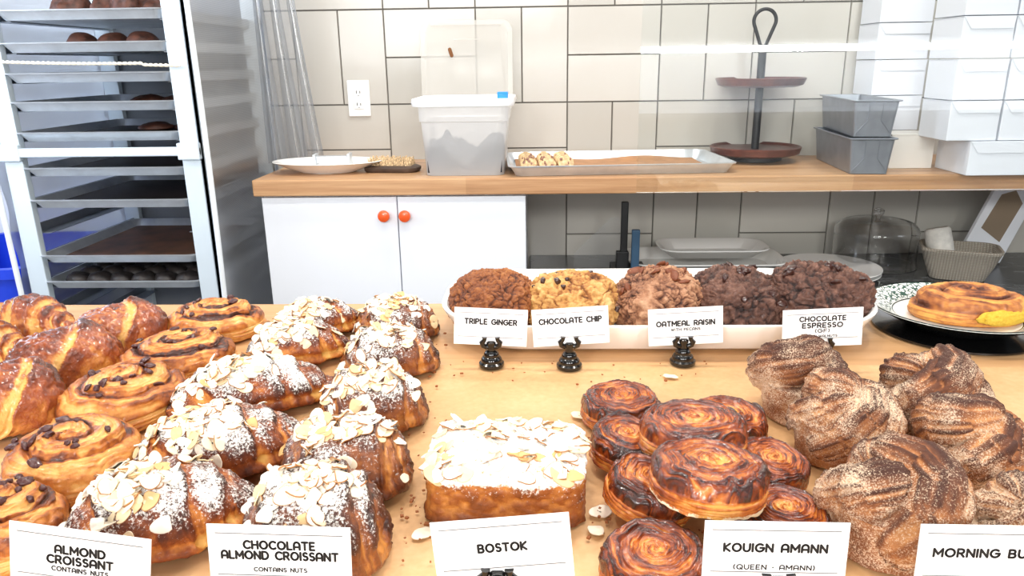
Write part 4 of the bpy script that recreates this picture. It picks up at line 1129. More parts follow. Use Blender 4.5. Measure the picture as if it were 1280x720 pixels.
# almond flakes: thin slightly cupped ovals
def flake_mesh(seed):
    r_ = random.Random(seed); n = 16
    a = r_.uniform(0.0058, 0.0078); b = a * r_.uniform(0.58, 0.72); th = 0.0008; cv = r_.uniform(-25, 35)
    V = []; F_ = []; rim = []
    cutx = r_.uniform(0.45, 1.2)
    for (zs, rad) in ((1, 0.0), (1, 0.55), (1, 0.88), (1, 1.0), (-1, 1.0), (-1, 0.5)):
        for k in range(n):
            an = 2 * pi * k / n
            ex = 1 + 0.16 * cos(an)
            x = min(a * rad * cos(an), a * cutx); y = b * rad * sin(an) * ex
            V.append((x, y, zs * th / 2 + cv * x * x + 0.0004 * sin(x * 900 + seed))); rim.append(1.0 if (rad == 1.0 and seed % 2 == 0) else 0.0)
    for i in range(5):
        for k in range(n):
            k2 = (k + 1) % n; F_.append((i * n + k, (i + 1) * n + k, (i + 1) * n + k2, i * n + k2))
    F_.append(tuple(5 * n + k for k in range(n)))
    me = bpy.data.meshes.new('almond_flake'); me.from_pydata(V, [], F_); me.update(); me.shade_smooth()
    at = me.attributes.new('rim', 'FLOAT', 'POINT'); at.data.foreach_set('value', rim)
    me.materials.append(M_FLAKE); return me
FLAKES = [flake_mesh(s) for s in range(1, 9)]

def bvh_of(me):
    return BVHTree.FromPolygons([v.co.copy() for v in me.vertices], [tuple(p.vertices) for p in me.polygons])
def top_hit(bvh, x, y):
    h = bvh.ray_cast(Vector((x, y, 0.5)), Vector((0, 0, -1)))
    return h[0], (h[1] if h[0] is None or h[1].z > 0 else -h[1])
def strew(root, bvh, sampler, n, meshes, name, scale=(0.9, 1.25), tilt=0.35, pile=0.0018, rd=None, sink=0.0003):
    rd = rd or random.Random(3); occ = {}; out = []
    for _ in range(n * 3):
        if len(out) >= n: break
        x, y = sampler(rd); hit, nor = top_hit(bvh, x, y)
        if hit is None or nor.z < 0.12: continue
        cell = (int(x / 0.007 + 100), int(y / 0.007 + 100)); lv = occ.get(cell, 0)
        if lv > 3: continue
        occ[cell] = lv + 1
        nn = (nor + Vector((rd.gauss(0, 1), rd.gauss(0, 1), 0)) * tilt * (1 + 0.4 * lv)).normalized()
        q = nn.to_track_quat('Z', 'Y') @ Matrix.Rotation(rd.random() * 2 * pi, 4, 'Z').to_quaternion()
        o = link(name, meshes[rd.randrange(len(meshes))], root); s = rd.uniform(*scale)
        o.matrix_local = Matrix.LocRotScale(hit + nor * (0.0006 - sink + lv * pile), q, Vector((s, s, 1.0)))
        out.append(o)
    return out

# ------------------------------------------------------------------ pastry placing
def ends(p0, p1, z=0.02):
    a = atz(p0[0], p0[1], CT + z); b = atz(p1[0], p1[1], CT + z)
    c = (a + b) / 2; d = b - a
    return c, float(np.hypot(d[0], d[1])), math.atan2(d[1], d[0])
def put(o, c, rz, z=0.0, label=None, cat=None, group=None, tilt=(0, 0)):
    o.location = (c[0], c[1], CT + z + 0.0022); o.rotation_euler = (tilt[0], tilt[1], rz)
    tag(o, label, cat, group); return o

# --- glazed croissants, far left
GL = [  # p0, p1 (pixel ends), W, H, seed, label
    ((-32, 402), (96, 408), 0.074, 0.052, 1, 'glazed croissant at the far left edge nearest the rack', dict(edges=(0.14, 0.36, 0.54, 0.7, 0.86), light_wrap=0.55, crinkle=0.002, asym=-0.3)),
    ((-62, 440), (40, 440), 0.072, 0.050, 2, 'glazed croissant end poking in at the left edge behind the dark ones', dict(edges=(0.2, 0.42, 0.64, 0.82), light_wrap=0.5, crinkle=0.002)),
    ((88, 436), (204, 402), 0.084, 0.056, 3, 'glazed dark croissant farthest back, beside the farthest swirl', dict(edges=(0.08,), onesided=True, slant=0.5, light_wrap=0.55, wl=0.12, pw=3.6, ex=0.5, drop=0.085, lip=0.012, crinkle=0.0035)),
    ((4, 474), (152, 436), 0.086, 0.058, 4, 'glazed dark croissant in the middle of the left column', dict(edges=(0.12,), onesided=True, slant=0.55, light_wrap=0.55, wl=0.14, pw=3.6, ex=0.5, drop=0.085, lip=0.012, crinkle=0.0035)),
    ((-66, 530), (84, 492), 0.088, 0.062, 5, 'nearest glazed dark croissant, cut off by the left photo edge', dict(edges=(-0.1,), onesided=True, slant=0.5, light_wrap=0.55, wl=0.16, pw=3.6, ex=0.5, drop=0.085, lip=0.012, crinkle=0.0035)),
]
for p0, p1, W, H, sd_, lab, kw in GL:
    c, L, rz = ends(p0, p1)
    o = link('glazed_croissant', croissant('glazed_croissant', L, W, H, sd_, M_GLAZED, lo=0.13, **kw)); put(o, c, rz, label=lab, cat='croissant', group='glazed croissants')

# --- fruit swirls
SW = [  # centre px, width px, seed, chocolate?, label
    (267, 402, 118, 1, 1, 'chocolate swirl pastry farthest back, touching the counter edge'),
    (222, 446, 138, 2, 1, 'chocolate swirl pastry second from the back'),
    (155, 496, 164, 3, 0, 'golden raisin swirl pastry in the middle of the swirl row'),
    (91, 574, 178, 4, 0, 'raisin swirl pastry with charred raisins second from the front'),
    (8, 655, 150, 5, 0, 'nearest raisin swirl pastry, cut off by the left photo edge'),
]
raisin_me = [blob_mesh('raisin', 0.0048, 0.0036, 0.004, s, M_RAISIN, 0.25, 2.0, 10, 14, 0.6) for s in (31, 32, 33)]
for cx, cyy, wpx, sd_, choc, lab in SW:
    c = atz(cx, cyy, CT + 0.018); dpt = float((c - CAM) @ FWD); a = wpx / FPX * dpt / 2
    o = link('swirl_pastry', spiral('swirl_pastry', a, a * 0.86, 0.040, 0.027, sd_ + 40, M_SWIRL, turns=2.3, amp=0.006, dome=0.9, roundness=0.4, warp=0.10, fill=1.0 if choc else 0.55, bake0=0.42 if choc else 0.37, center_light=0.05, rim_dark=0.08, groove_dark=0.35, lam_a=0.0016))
    put(o, c, radians(25 * sd_), label=lab, cat='pastry', group='swirl pastries')
    bv = bvh_of(o.data); rd = random.Random(sd_)
    def ring(r_, a=a):
        an = r_.random() * 2 * pi; q = r_.uniform(0.25, 0.8) * a * 0.85; return q * cos(an), q * sin(an)
    strew(o, bv, ring, 9 if choc else 16, raisin_me, 'raisin', (0.6, 1.25), 0.3, 0.0, rd, 0.001)

# --- almond croissants
AC = [
    ((346, 410), (446, 388), 0.072, 0.044, 11, 'almond croissant farthest back, below the cabinet doors'),
    ((308, 442), (434, 420), 0.076, 0.046, 12, 'almond croissant second from the back'),
    ((213, 502), (412, 468), 0.084, 0.048, 13, 'longest almond croissant, third from the back with a bare folded side'),
    ((162, 580), (380, 532), 0.086, 0.050, 14, 'almond croissant second from the front, left of the chocolate ones'),
    ((76, 668), (322, 616), 0.086, 0.054, 15, 'nearest almond croissant, right behind its name card'),
]
for i, (p0, p1, W, H, sd_, lab) in enumerate(AC):
    c, L, rz = ends(p0, p1)
    L *= 1.07; H *= 0.93
    me = croissant('almond_croissant', L, W, H, sd_, M_ALMOND, edges=(0.40, 0.74), asym=0.12, bend=-0.03, pw=2.5, ex=0.60, drop=0.065, seam=0.8, dust=0.92, lamamp=0.7, light_wrap=0.2, lo=0.26, crinkle=0.0015)
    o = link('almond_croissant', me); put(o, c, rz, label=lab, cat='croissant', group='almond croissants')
    bv = bvh_of(me); rd = random.Random(sd_)
    def smp(r_, L=L, W=W):
        return r_.gauss(-0.15, 0.14) * L, r_.gauss(-0.05, 0.21) * W
    strew(o, bv, smp, 92, FLAKES, 'almond_flake', (0.9, 1.3), 0.20, 0.0013, rd)

# --- chocolate almond croissants
CC = [
    ((444, 400), (547, 396), 0.080, 0.040, 21, 'chocolate almond croissant farthest back, beside the white platter end'),
    ((428, 444), (546, 436), 0.085, 0.042, 22, 'chocolate almond croissant second from the back'),
    ((398, 508), (531, 496), 0.088, 0.046, 23, 'chocolate almond croissant third from the back, with a big fallen flake'),
    ((349, 584), (514, 568), 0.088, 0.048, 24, 'darkest chocolate almond croissant, second from the front'),
    ((299, 674), (487, 652), 0.098, 0.056, 25, 'nearest chocolate almond croissant, right behind its name card'),
]
for i, (p0, p1, W, H, sd_, lab) in enumerate(CC):
    c, L, rz = ends(p0, p1)
    me = croissant('chocolate_almond_croissant', L, W, H, sd_, M_CHALM, edges=(0.55, 0.82), asym=0.0, bend=-0.015, pw=4.0, ex=0.5, drop=0.08, seam=0.4, dust=0.72, lamamp=0.8, light_wrap=0.25, lo=0.08, crinkle=0.002)
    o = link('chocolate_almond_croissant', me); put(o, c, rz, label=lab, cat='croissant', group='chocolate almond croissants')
    bv = bvh_of(me); rd = random.Random(sd_)
    def smp(r_, L=L, W=W):
        return r_.gauss(-0.06, 0.21) * L, r_.gauss(-0.02, 0.23) * W
    strew(o, bv, smp, 92, FLAKES, 'almond_flake', (0.85, 1.3), 0.20, 0.0013, rd)

# --- bostok
f0 = atz(525, 640, CT + 0.012); f1 = atz(742, 652, CT + 0.012)
bw = float(f1[0] - f0[0]) * 0.97
me = loafslab('bostok', bw, 0.092, 0.036, 71, M_BREAD)
o = link('bostok', me); put(o, np.array([(f0[0] + f1[0]) / 2, (f0[1] + f1[1]) / 2 + 0.049, 0]), radians(-3), label='thick square slice of bread covered in sugared almond flakes', cat='pastry')
bv = bvh_of(me)
strew(o, bv, lambda r_: (r_.uniform(-0.49, 0.49) * bw, r_.uniform(-0.48, 0.48) * 0.092), 100, FLAKES, 'almond_flake', (1.0, 1.5), 0.15, 0.0012, random.Random(71))

# --- kouign amann
KA = [  # centre of the top px, width px, z of base, tilt, seed, sugar, label
    (777, 496, 100, 0.0, (0, 0), 51, 0.0, 'kouign amann farthest back and alone at the left'),
    (782, 546, 94, 0.0, (0.05, 0.10), 52, 0.0, 'kouign amann at the left middle, tucked under a top one'),
    (908, 520, 98, 0.0, (0.05, 0.06), 54, 0.3, 'kouign amann half hidden behind the upper back one'),
    (960, 578, 98, 0.0, (0.10, 0.12), 56, 0.5, 'kouign amann at the right, leaning beside the morning buns'),
    (806, 606, 112, 0.0, (0.06, 0.22), 57, 0.0, 'kouign amann at the left, leaning under the nearest top one'),
    (818, 690, 134, 0.0, (0.10, 0.0), 58, 0.0, 'nearest kouign amann at the front left of the pile'),
    (980, 638, 118, 0.0, (0.0, 0.05), 59, 0.0, 'darkest kouign amann showing just above its name card'),
    (866, 528, 132, 0.023, (-0.05, -0.03), 53, 0.5, 'upper kouign amann at the back of the pile'),
    (886, 586, 150, 0.028, (-0.09, 0.06), 55, 0.8, 'uppermost kouign amann resting on top of the others in front'),
]
for cx, cyy, wpx, z0, tl, sd_, sg, lab in KA:
    th_ = 0.025
    c = atz(cx, cyy, CT + z0 + th_); dpt = float((c - CAM) @ FWD); a = wpx / FPX * dpt / 2
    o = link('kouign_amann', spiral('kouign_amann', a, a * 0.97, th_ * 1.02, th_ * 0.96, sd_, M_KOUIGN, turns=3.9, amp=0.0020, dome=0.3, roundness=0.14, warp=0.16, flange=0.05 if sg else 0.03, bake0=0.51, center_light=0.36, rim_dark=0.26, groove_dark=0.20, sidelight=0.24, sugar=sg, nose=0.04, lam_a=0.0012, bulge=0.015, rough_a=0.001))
    put(o, c, radians(37 * sd_ % 360), z0, lab, 'pastry', 'kouign amann pile')
    o.rotation_mode = 'XYZ'
    o.rotation_euler = (Matrix.Rotation(tl[0], 4, 'X') @ Matrix.Rotation(tl[1], 4, 'Y') @ Matrix.Rotation(radians(37 * sd_ % 360), 4, 'Z')).to_euler()
    o.location.z += a * (abs(tl[0]) + abs(tl[1])) * 0.75

# --- morning buns
MBN = [  # centre px (mid height), width px, seed, rot, variant, label
    (1005, 482, 136, 61, 2.2, 0, 'sugared morning bun farthest back at the left'),
    (1056, 530, 156, 62, 0.8, 1, 'sugared morning bun in the middle left, behind the largest one'),
    (1164, 504, 152, 63, 3.6, 0, 'sugared morning bun farthest back at the right'),
    (1216, 560, 152, 64, 1.7, 2, 'sugared morning bun at the right edge, second from the front'),
    (1112, 634, 194, 65, 4.6, 0, 'largest sugared morning bun, nearest in the middle'),
    (1274, 652, 150, 66, 0.3, 1, 'sugared morning bun cut off at the right photo edge behind its card'),
]
for cx, cyy, wpx, sd_, rot, var, lab in MBN:
    H = 0.062
    c = atz(cx, cyy, CT + H * 0.48); dpt = float((c - CAM) @ FWD); R_ = wpx / FPX * dpt / 2
    H = R_ * 1.32
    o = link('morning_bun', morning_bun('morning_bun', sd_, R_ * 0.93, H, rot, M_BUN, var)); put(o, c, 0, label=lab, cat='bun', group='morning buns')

# ------------------------------------------------------------------ white platter with big cookies
ty0 = atz(830, 413, CT + 0.034)[1]; tx0 = atz(548, 395, CT + 0.034)[0]; tx1 = atz(1118, 400, CT + 0.034)[0]
TW, TD = tx1 - tx0, 0.235
pcx, pcy = (tx0 + tx1) / 2, ty0 + TD / 2
o = MB().rr([(TW - 0.06, TD - 0.05, 0.07, 0.0), (TW - 0.035, TD - 0.028, 0.08, 0.006), (TW - 0.010, TD - 0.010, 0.09, 0.026), (TW, TD, 0.095, 0.033), (TW + 0.001, TD + 0.001, 0.095, 0.036), (TW - 0.010, TD - 0.010, 0.09, 0.036), (TW - 0.024, TD - 0.022, 0.085, 0.028), (TW - 0.055, TD - 0.046, 0.07, 0.009)], n=12).build('long_platter', M_PORC, smooth=True)
o.location = (pcx, pcy, CT + 0.0022); tag(o, 'long white platter holding the row of big cookies', 'platter')
CK = [  # px centre x, front bottom y, width px, H, mat, label
    (612, 410, 108, 0.058, 81, M_GINGER, 'brown crackled ginger cookie at the left end of the platter', dict(crack=0.0018, cell=85, rough=0.003, bake0=0.36, crackdark=0.42)),
    (720, 411, 114, 0.058, 82, M_CHIPCK, 'golden chocolate chip cookie second on the platter', dict(crack=0.0022, cell=45, rough=0.005, bake0=0.32, crackdark=0.36)),
    (829, 411, 110, 0.060, 83, M_OATCK, 'pale brown oatmeal cookie with pecans third on the platter', dict(crack=0.0020, cell=95, rough=0.004, bake0=0.38, crackdark=0.42)),
    (930, 411, 112, 0.060, 84, M_CHOCCK, 'dark chocolate cookie fourth on the platter', dict(crack=0.0024, cell=60, rough=0.006, bake0=0.36, crackdark=0.42)),
    (1036, 411, 128, 0.066, 85, M_CHOCCK, 'dark chocolate cookie at the right end of the platter, tallest', dict(crack=0.0019, cell=70, rough=0.0055, bake0=0.36, crackdark=0.42)),
]
chunk = [blob_mesh('chocolate_chunk', 0.006, 0.005, 0.005, s, M_CHOCF, 0.35, 1.7, 9, 12, 0.6) for s in (41, 42)]
pecan = [blob_mesh('pecan_piece', 0.0075, 0.0045, 0.005, s, M_PECAN, 0.25, 2.2, 9, 12, 0.6) for s in (43, 44)]
for cx, yb, wpx, H, sd_, mt, lab, kw in CK:
    fr = atz(cx, yb, CT + 0.012); dpt = float((fr - CAM) @ FWD) + 0.05; a = wpx / FPX * dpt / 2
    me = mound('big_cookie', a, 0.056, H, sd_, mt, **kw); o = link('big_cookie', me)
    o.location = (atz(cx, yb - 25, CT + 0.04)[0], pcy - 0.022 + rng.uniform(-0.004, 0.004), CT + 0.0115); tag(o, lab, 'cookie', 'big cookies on the platter')
    if sd_ > 81:
        bv = bvh_of(me)
        strew(o, bv, lambda r_: (r_.uniform(-0.9, 0.9) * a, r_.uniform(-0.95, 0.5) * 0.056), 14 if sd_ == 83 else (9 if sd_ > 83 else 10), pecan if sd_ == 83 else chunk, 'pecan_piece' if sd_ == 83 else 'chocolate_chunk', (0.7, 1.4) if sd_ != 82 else (0.4, 0.75), 0.3, 0.0, random.Random(sd_), 0.002)

# ------------------------------------------------------------------ cinnamon roll on a patterned plate
pl_c = atz(1196, 385, CT + 0.026); PR = 0.096
t = NT('leafy_rim'); ob = t.obj()
vo = t.n('TexVoronoi', {'Vector': t.map(ob, (170, 170, 1)), 'Scale': 1.0, 'Randomness': 1.0}, feature='DISTANCE_TO_EDGE')
sx_ = t.n('SeparateXYZ', {0: ob}); rad = t.math('SQRT', t.math('ADD', t.math('MULTIPLY', sx_.outputs[0], sx_.outputs[0]), t.math('MULTIPLY', sx_.outputs[1], sx_.outputs[1])))
nzz = t.noise(ob, 260, 3)
leaf = t.math('GREATER_THAN', t.math('ADD', t.math('MULTIPLY', vo.outputs['Distance'], -1.6), nzz), 0.34)
band = t.math('MULTIPLY', t.math('GREATER_THAN', rad, 0.069), t.math('LESS_THAN', rad, 0.0935))
line = t.math('ADD', t.math('COMPARE', rad, 0.0675, 0.0008), t.math('COMPARE', rad, 0.0945, 0.0012), clamp=True)
colp = t.mix(t.math('MULTIPLY', band, leaf), lin((238, 240, 236)), lin((70, 98, 88)))
colp = t.mix(line, colp, lin((30, 44, 40)))
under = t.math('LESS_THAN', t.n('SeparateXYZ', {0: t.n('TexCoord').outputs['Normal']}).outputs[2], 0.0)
colp = t.mix(under, colp, lin((24, 28, 28)))  # underside painted near black, standing in for shade below the rim
t.pbsdf(Base_Color=colp, Roughness=0.15, Coat_Weight=0.4)
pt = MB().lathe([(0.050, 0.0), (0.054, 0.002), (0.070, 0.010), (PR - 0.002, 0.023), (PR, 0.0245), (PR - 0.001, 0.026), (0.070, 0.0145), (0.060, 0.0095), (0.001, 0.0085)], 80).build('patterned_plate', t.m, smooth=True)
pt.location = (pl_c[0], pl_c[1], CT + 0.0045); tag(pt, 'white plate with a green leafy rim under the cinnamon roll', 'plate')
bd = MB().lathe([(0.084, 0.0), (0.090, 0.001), (0.090, 0.003), (0.088, 0.0035)], 64).build('black_disc', M_BLACK, smooth=True)  # flat black disc under the plate
bd.location = (pl_c[0], pl_c[1], CT + 0.0008); tag(bd, 'round black disc beneath the patterned plate', 'trivet')
cc_ = np.array([pl_c[0] + 0.014, pl_c[1] + 0.004, CT + 0.03]); ca = 139 / FPX * float((cc_ - CAM) @ FWD) / 2
me = spiral('cinnamon_roll', ca, ca * 0.70, 0.035, 0.030, 91, M_CINN, turns=2.0, amp=0.009, dome=0.8, roundness=0.45, warp=0.06, bake0=0.36, center_light=-0.5, rim_dark=0.12, groove_dark=0.60, sidelight=0.12, nose=0.10, lam_a=0.0006, bulge=0.05, rough_a=0.0008)
cr = link('cinnamon_roll', me); cr.location = (cc_[0], cc_[1] + 0.002, CT + 0.0045 + 0.009); cr.rotation_euler = (0, 0, radians(180)); tag(cr, 'golden cinnamon roll with a torn yellow side on the patterned plate', 'bun')
cm = link('torn_crumb', blob_mesh('torn_crumb', 0.034, 0.008, 0.019, 92, M_CRUMB, 0.16, 3.2, 40, 60, 0.9), cr)
at_ = cm.data.attributes.new('bake', 'FLOAT', 'POINT'); at_.data.foreach_set('value', [0.3] * len(cm.data.vertices))
th_c = radians(-52)
cm.matrix_parent_inverse = Matrix.Identity(4)
cm.matrix_basis = (Matrix.Translation(cr.location) @ Matrix.Rotation(radians(180), 4, 'Z')).inverted() @ Matrix.Translation((cc_[0] + ca * 0.32, cc_[1] + 0.002 - ca * 0.615, CT + 0.0045 + 0.0115)) @ Matrix.Rotation(radians(14), 4, 'Z')

# ------------------------------------------------------------------ name cards and their black holders
def arc_(cx, cy, rx, ry, a0, a1, n=12):
    return [(cx + rx * cos(radians(a0 + (a1 - a0) * k / n)), cy + ry * sin(radians(a0 + (a1 - a0) * k / n))) for k in range(n + 1)]
GLY = {
    'A': (0.8, [[(0, 0), (0, 0.6)] + arc_(0.4, 0.6, 0.4, 0.4, 180, 0) + [(0.8, 0)], [(0, 0.34), (0.8, 0.34)]]),
    'B': (0.72, [[(0, 0), (0, 1), (0.4, 1)] + arc_(0.4, 0.76, 0.24, 0.24, 90, -90) + [(0, 0.52)], [(0, 0), (0.42, 0)] + arc_(0.42, 0.26, 0.28, 0.26, -90, 90)]),
    'C': (0.82, [arc_(0.5, 0.5, 0.5, 0.5, 48, 312, 20)]),
    'D': (0.82, [[(0, 0), (0, 1), (0.32, 1)] + arc_(0.32, 0.5, 0.5, 0.5, 90, -90) + [(0, 0)]]),
    'E': (0.62, [[(0.6, 1), (0, 1), (0, 0), (0.6, 0)], [(0, 0.5), (0.52, 0.5)]]),
    'F': (0.6, [[(0.6, 1), (0, 1), (0, 0)], [(0, 0.5), (0.52, 0.5)]]),
    'G': (0.95, [arc_(0.5, 0.5, 0.5, 0.5, 48, 360, 22) + [(0.56, 0.5)]]),
    'H': (0.78, [[(0, 0), (0, 1)], [(0.78, 0), (0.78, 1)], [(0, 0.5), (0.78, 0.5)]]),
    'I': (0.02, [[(0, 0), (0, 1)]]),
    'K': (0.7, [[(0, 0), (0, 1)], [(0.68, 1), (0.04, 0.48), (0.7, 0)]]),
    'L': (0.58, [[(0, 1), (0, 0), (0.58, 0)]]),
    'M': (0.98, [[(0, 0), (0, 1), (0.49, 0.3), (0.98, 1), (0.98, 0)]]),
    'N': (0.78, [[(0, 0), (0, 1), (0.78, 0), (0.78, 1)]]),
    'O': (1.0, [arc_(0.5, 0.5, 0.5, 0.5, 0, 360, 26)]),
    'P': (0.68, [[(0, 0), (0, 1), (0.4, 1)] + arc_(0.4, 0.73, 0.27, 0.27, 90, -90) + [(0, 0.46)]]),
    'Q': (1.0, [arc_(0.5, 0.5, 0.5, 0.5, 0, 360, 26), [(0.6, 0.3), (0.98, -0.04)]]),
    'R': (0.7, [[(0, 0), (0, 1), (0.4, 1)] + arc_(0.4, 0.73, 0.27, 0.27, 90, -90) + [(0, 0.46)], [(0.34, 0.46), (0.7, 0)]]),
    'S': (0.62, [arc_(0.32, 0.75, 0.28, 0.25, 40, 250, 12) + arc_(0.32, 0.26, 0.30, 0.26, 75, -140, 12)]),
    'T': (0.76, [[(0, 1), (0.76, 1)], [(0.38, 1), (0.38, 0)]]),
    'U': (0.76, [[(0, 1), (0, 0.38)] + arc_(0.38, 0.38, 0.38, 0.38, 180, 360) + [(0.76, 1)]]),
    'W': (1.15, [[(0, 1), (0.3, 0), (0.575, 0.8), (0.85, 0), (1.15, 1)]]),
    '(': (0.2, [arc_(0.5, 0.5, 0.5, 0.65, 130, 230)]), ')': (0.2, [arc_(-0.3, 0.5, 0.5, 0.65, 50, -50)]),
    '-': (0.16, [[(0, 0.5), (0.16, 0.5)]]), ' ': (0.42, []),
}
def lettering(lines, name, parent, m, yoff):
    """lines: (text, height, baseline z, max width)"""
    V, F_ = [], []
    def quad(a, b, hw_):
        d = np.array(b) - np.array(a); l = np.hypot(*d)
        if l < 1e-9: return
        n_ = np.array([-d[1], d[0]]) / l * hw_; k = len(V)
        for q in (np.array(a) - n_, np.array(b) - n_, np.array(b) + n_, np.array(a) + n_): V.append((q[0], yoff, q[1]))
        F_.append((k, k + 1, k + 2, k + 3))
    def dot(a, r_):
        k = len(V)
        for j in range(8): V.append((a[0] + r_ * cos(j * pi / 4), yoff, a[1] + r_ * sin(j * pi / 4)))
        F_.append(tuple(k + j for j in range(8)))
    for (txt, h, zb_, wmax, wt) in lines:
        sp_ = 0.36; tot = sum(GLY[c][0] for c in txt) + sp_ * (len(txt) - 1)
        sx = min(h * 1.65, wmax / tot); x = -tot * sx / 2
        for c in txt:
            for st_ in GLY[c][1]:
                pts_ = [(x + p[0] * sx, zb_ + p[1] * h) for p in st_]
                for a_, b_ in zip(pts_[:-1], pts_[1:]): quad(a_, b_, h * wt)
                for p in pts_: dot(p, h * wt)
            x += (GLY[c][0] + sp_) * sx
    me = bpy.data.meshes.new(name); me.from_pydata(V, [], F_); me.update(); me.materials.append(m)
    return link(name, me, parent)
CW, CH = 0.079, 0.040
def name_card(c, roll, lean, yaw, lines, lab, cw=CW, ch=CH):
    o = MB().box((0, 0, 0), (cw, 0.0007, ch)).build('name_card', M_CARD)
    o.location = c
    o.rotation_euler = (Matrix.Rotation(yaw, 4, 'Z') @ Matrix.Rotation(-lean, 4, 'X') @ Matrix.Rotation(roll, 4, 'Y')).to_euler()
    lettering(lines, 'lettering', o, M_INK, -0.00055)
    for zz in (ch / 2 - 0.0052, -ch / 2 + 0.0088):
        MB().box((0, -0.0005, zz), (cw * 0.89, 0.0003, 0.0005)).build('border_line', M_INKG, o)
    tag(o, lab, 'name card'); return o
def holder(x, y, ztop_, lab, lean=0.0):
    r = empty('card_holder', (x, y, CT + 0.0022))
    MB().lathe([(0.0128, 0.0), (0.0136, 0.0015), (0.0134, 0.004), (0.0112, 0.0055), (0.0110, 0.0065), (0.0112, 0.008), (0.0098, 0.0105), (0.0080, 0.0115), (0.0079, 0.0125), (0.0081, 0.014), (0.0065, 0.0168), (0.0044, 0.018), (0.0040, 0.0225), (0.0052, 0.0245), (0.0050, 0.027), (0.003, 0.0285)], 28).build('base', M_BLACK, r, smooth=True)
    zt_ = ztop_ - CT - 0.0022
    m = MB()
    m.box((0, 0.0012, zt_ - 0.0105), (0.016, 0.0042, 0.004))
    m.tube([(0, 0.001, 0.026), (0, 0.001, zt_ - 0.0095)], 0.0036, 10)
    for sx in (-1, 1):
        m.tube([(sx * 0.004, -0.0006, zt_ - 0.0115), (sx * 0.0085, -0.001, zt_ - 0.0095), (sx * 0.0095, -0.0016, zt_ - 0.006), (sx * 0.0070, -0.0018, zt_ - 0.003), (sx * 0.0068, -0.0018, zt_)], [0.003, 0.0030, 0.0030, 0.0022, 0.0028], 10)
        m.tube([(sx * 0.004, 0.0035, zt_ - 0.0115), (sx * 0.0080, 0.0035, zt_ - 0.006), (sx * 0.0068, 0.0035, zt_ - 0.002)], [0.003, 0.0024, 0.0022], 8)
    m.build('fork', M_BLACK, r, smooth=True)
    tag(r, lab, 'card holder', 'black card holders'); return r
WT = 0.145
BCARDS = [
    ((614, 464), (568, 384), (660, 388), [('TRIPLE GINGER', 0.0052, 0.003, 0.054, WT)], 'ginger', 'TRIPLE GINGER'),
    ((712, 466), (664, 388), (760, 382), [('CHOCOLATE CHIP', 0.0052, 0.004, 0.064, WT)], 'chip', 'CHOCOLATE CHIP'),
    ((855, 461), (810, 387.5), (904, 382.5), [('OATMEAL RAISIN', 0.0050, 0.001, 0.060, WT), ('WITH PECANS', 0.0026, -0.0045, 0.030, 0.13)], 'oat', 'OATMEAL RAISIN'),
    ((1028, 468), (979, 388.5), (1080, 384), [('CHOCOLATE', 0.0046, 0.0075, 0.046, WT), ('ESPRESSO', 0.0046, 0.0005, 0.040, WT), ('(GF)', 0.0034, -0.0048, 0.014, 0.12), ('WITH WALNUTS', 0.0022, -0.0100, 0.030, 0.13)], 'esp', 'CHOCOLATE ESPRESSO'),
]
wherec = ['at the left end of the white platter', 'in front of the golden cookie', 'in front of the oatmeal cookie', 'at the right end of the white platter']
for (hb_, tl, tr, lines, key, nm_), wh in zip(BCARDS, wherec):
    b0 = atz(hb_[0], hb_[1], CT)
    y = b0[1] + 0.010
    a_ = aty(tl[0], tl[1], y); b_ = aty(tr[0], tr[1], y)
    w_ = float(np.hypot(b_[0] - a_[0], b_[2] - a_[2])); roll = -math.atan2(b_[2] - a_[2], b_[0] - a_[0])
    mid = (a_ + b_) / 2
    c = (mid[0] - 0.02 * sin(roll), y, mid[2] - CH / 2)
    name_card(c, roll, radians(3), 0, lines, 'white card reading %s %s' % (nm_, wh), cw=w_)
    holder(b0[0], y - 0.0005, mid[2] - CH * 0.78 + 0.0005, 'black card holder under the %s card' % nm_)
FCARDS = [
    ((9, 652.5), (188, 675.5), [('ALMOND', 0.0046, 0.0042, 0.028, 0.15), ('CROISSANT', 0.0046, -0.0024, 0.037, 0.15), ('CONTAINS NUTS', 0.0026, -0.0072, 0.032, 0.14)], 'ALMOND CROISSANT', 'at the front left corner', 100),
    ((256.5, 656.5), (437, 661.5), [('CHOCOLATE', 0.0046, 0.0057, 0.040, 0.15), ('ALMOND CROISSANT', 0.0046, -0.0008, 0.066, 0.15), ('CONTAINS NUTS', 0.0024, -0.0086, 0.030, 0.14)], 'CHOCOLATE ALMOND CROISSANT', 'at the front edge', 345),
    ((536.5, 655), (711, 642), [('BOSTOK', 0.0047, -0.0008, 0.0275, 0.15)], 'BOSTOK', 'in front of the almond bread slice', 622),
    ((882, 652.5), (1064.5, 655.5), [('KOUIGN AMANN', 0.0046, 0.0017, 0.057, 0.15), ('(QUEEN - AMANN)', 0.0028, -0.0095, 0.045, 0.13)], 'KOUIGN AMANN', 'in front of the caramel pile', 972),
    ((1153, 657), (1334, 660), [('MORNING BUNS', 0.0046, 0.0008, 0.060, 0.15)], 'MORNING BUNS', 'at the front right corner', 1240),
]
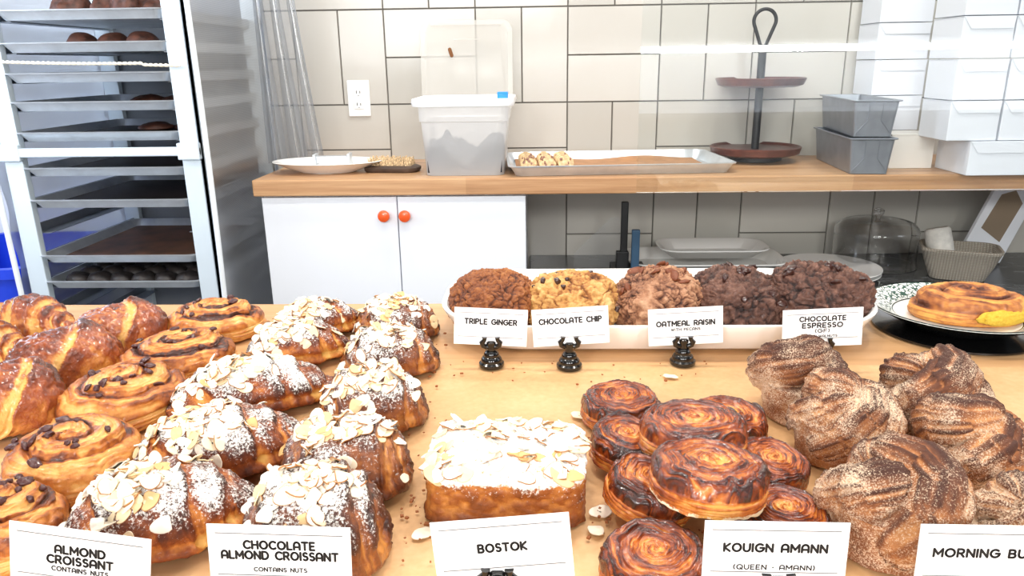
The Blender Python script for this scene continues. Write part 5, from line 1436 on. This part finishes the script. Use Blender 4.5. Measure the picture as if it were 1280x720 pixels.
for tl, tr, lines, nm_, wh, hx in FCARDS:
    mp = ((tl[0] + tr[0]) / 2, (tl[1] + tr[1]) / 2)
    y = atz(mp[0], mp[1], CT + 0.064)[1]
    a_ = aty(tl[0], tl[1], y); b_ = aty(tr[0], tr[1], y)
    w_ = float(np.hypot(b_[0] - a_[0], b_[2] - a_[2])); roll = -math.atan2(b_[2] - a_[2], b_[0] - a_[0])
    mid = (a_ + b_) / 2
    print('front card', nm_, y, w_, mid[2] - CT)
    c = (mid[0] - 0.02 * sin(roll), y, mid[2] - CH / 2)
    name_card(c, roll, radians(4), 0, lines, 'white card reading %s %s' % (nm_, wh), cw=w_)
    hp = aty(hx, 716, y)
    holder(hp[0], y - 0.0005, mid[2] - CH * 0.80, 'black card holder under the %s card' % nm_)

# ------------------------------------------------------------------ loose flakes and crumbs
loose = [(745, 668, 'loose almond flake on the paper right of the BOSTOK card'), (724, 524, 'loose almond flake beside the farthest kouign amann'), (528, 672, 'loose almond flake left of the BOSTOK card'),
         (750, 645, 'loose almond flake between the almond slice and the caramel pile'), (838, 474, 'loose pale flake in front of the OATMEAL RAISIN card')]
for x_, y_, lab in loose:
    o = link('almond_flake', FLAKES[rng.randrange(8)]); p = atz(x_, y_, CT); o.location = (p[0], p[1], CT + 0.0034); o.rotation_euler = (0.1, 0.05, rng.random() * 6); o.scale = (1.3, 1.3, 1)
    tag(o, lab, 'almond flake')
m = MB()
for _ in range(150):
    zone = rng.choice([(500, 560, 560, 720), (720, 770, 480, 700), (520, 900, 455, 480), (430, 560, 420, 640), (740, 880, 640, 700)])
    p = atz(rng.uniform(zone[0], zone[1]), rng.uniform(zone[2], zone[3]), CT); s_ = rng.choice([0.0006, 0.0008, 0.001, 0.0016])
    m.box((p[0], p[1], CT + 0.003 + s_ * 0.4), (s_ * rng.uniform(1, 2.4), s_ * rng.uniform(1, 2), s_ * 0.9), Matrix.Rotation(rng.random() * 6, 3, 'Z'))
tag(m.build('crumbs', plain('brown_crumb', (150, 88, 44), 0.7)), 'scattered brown crumbs on the paper between the pastries', 'crumbs', kind='stuff')
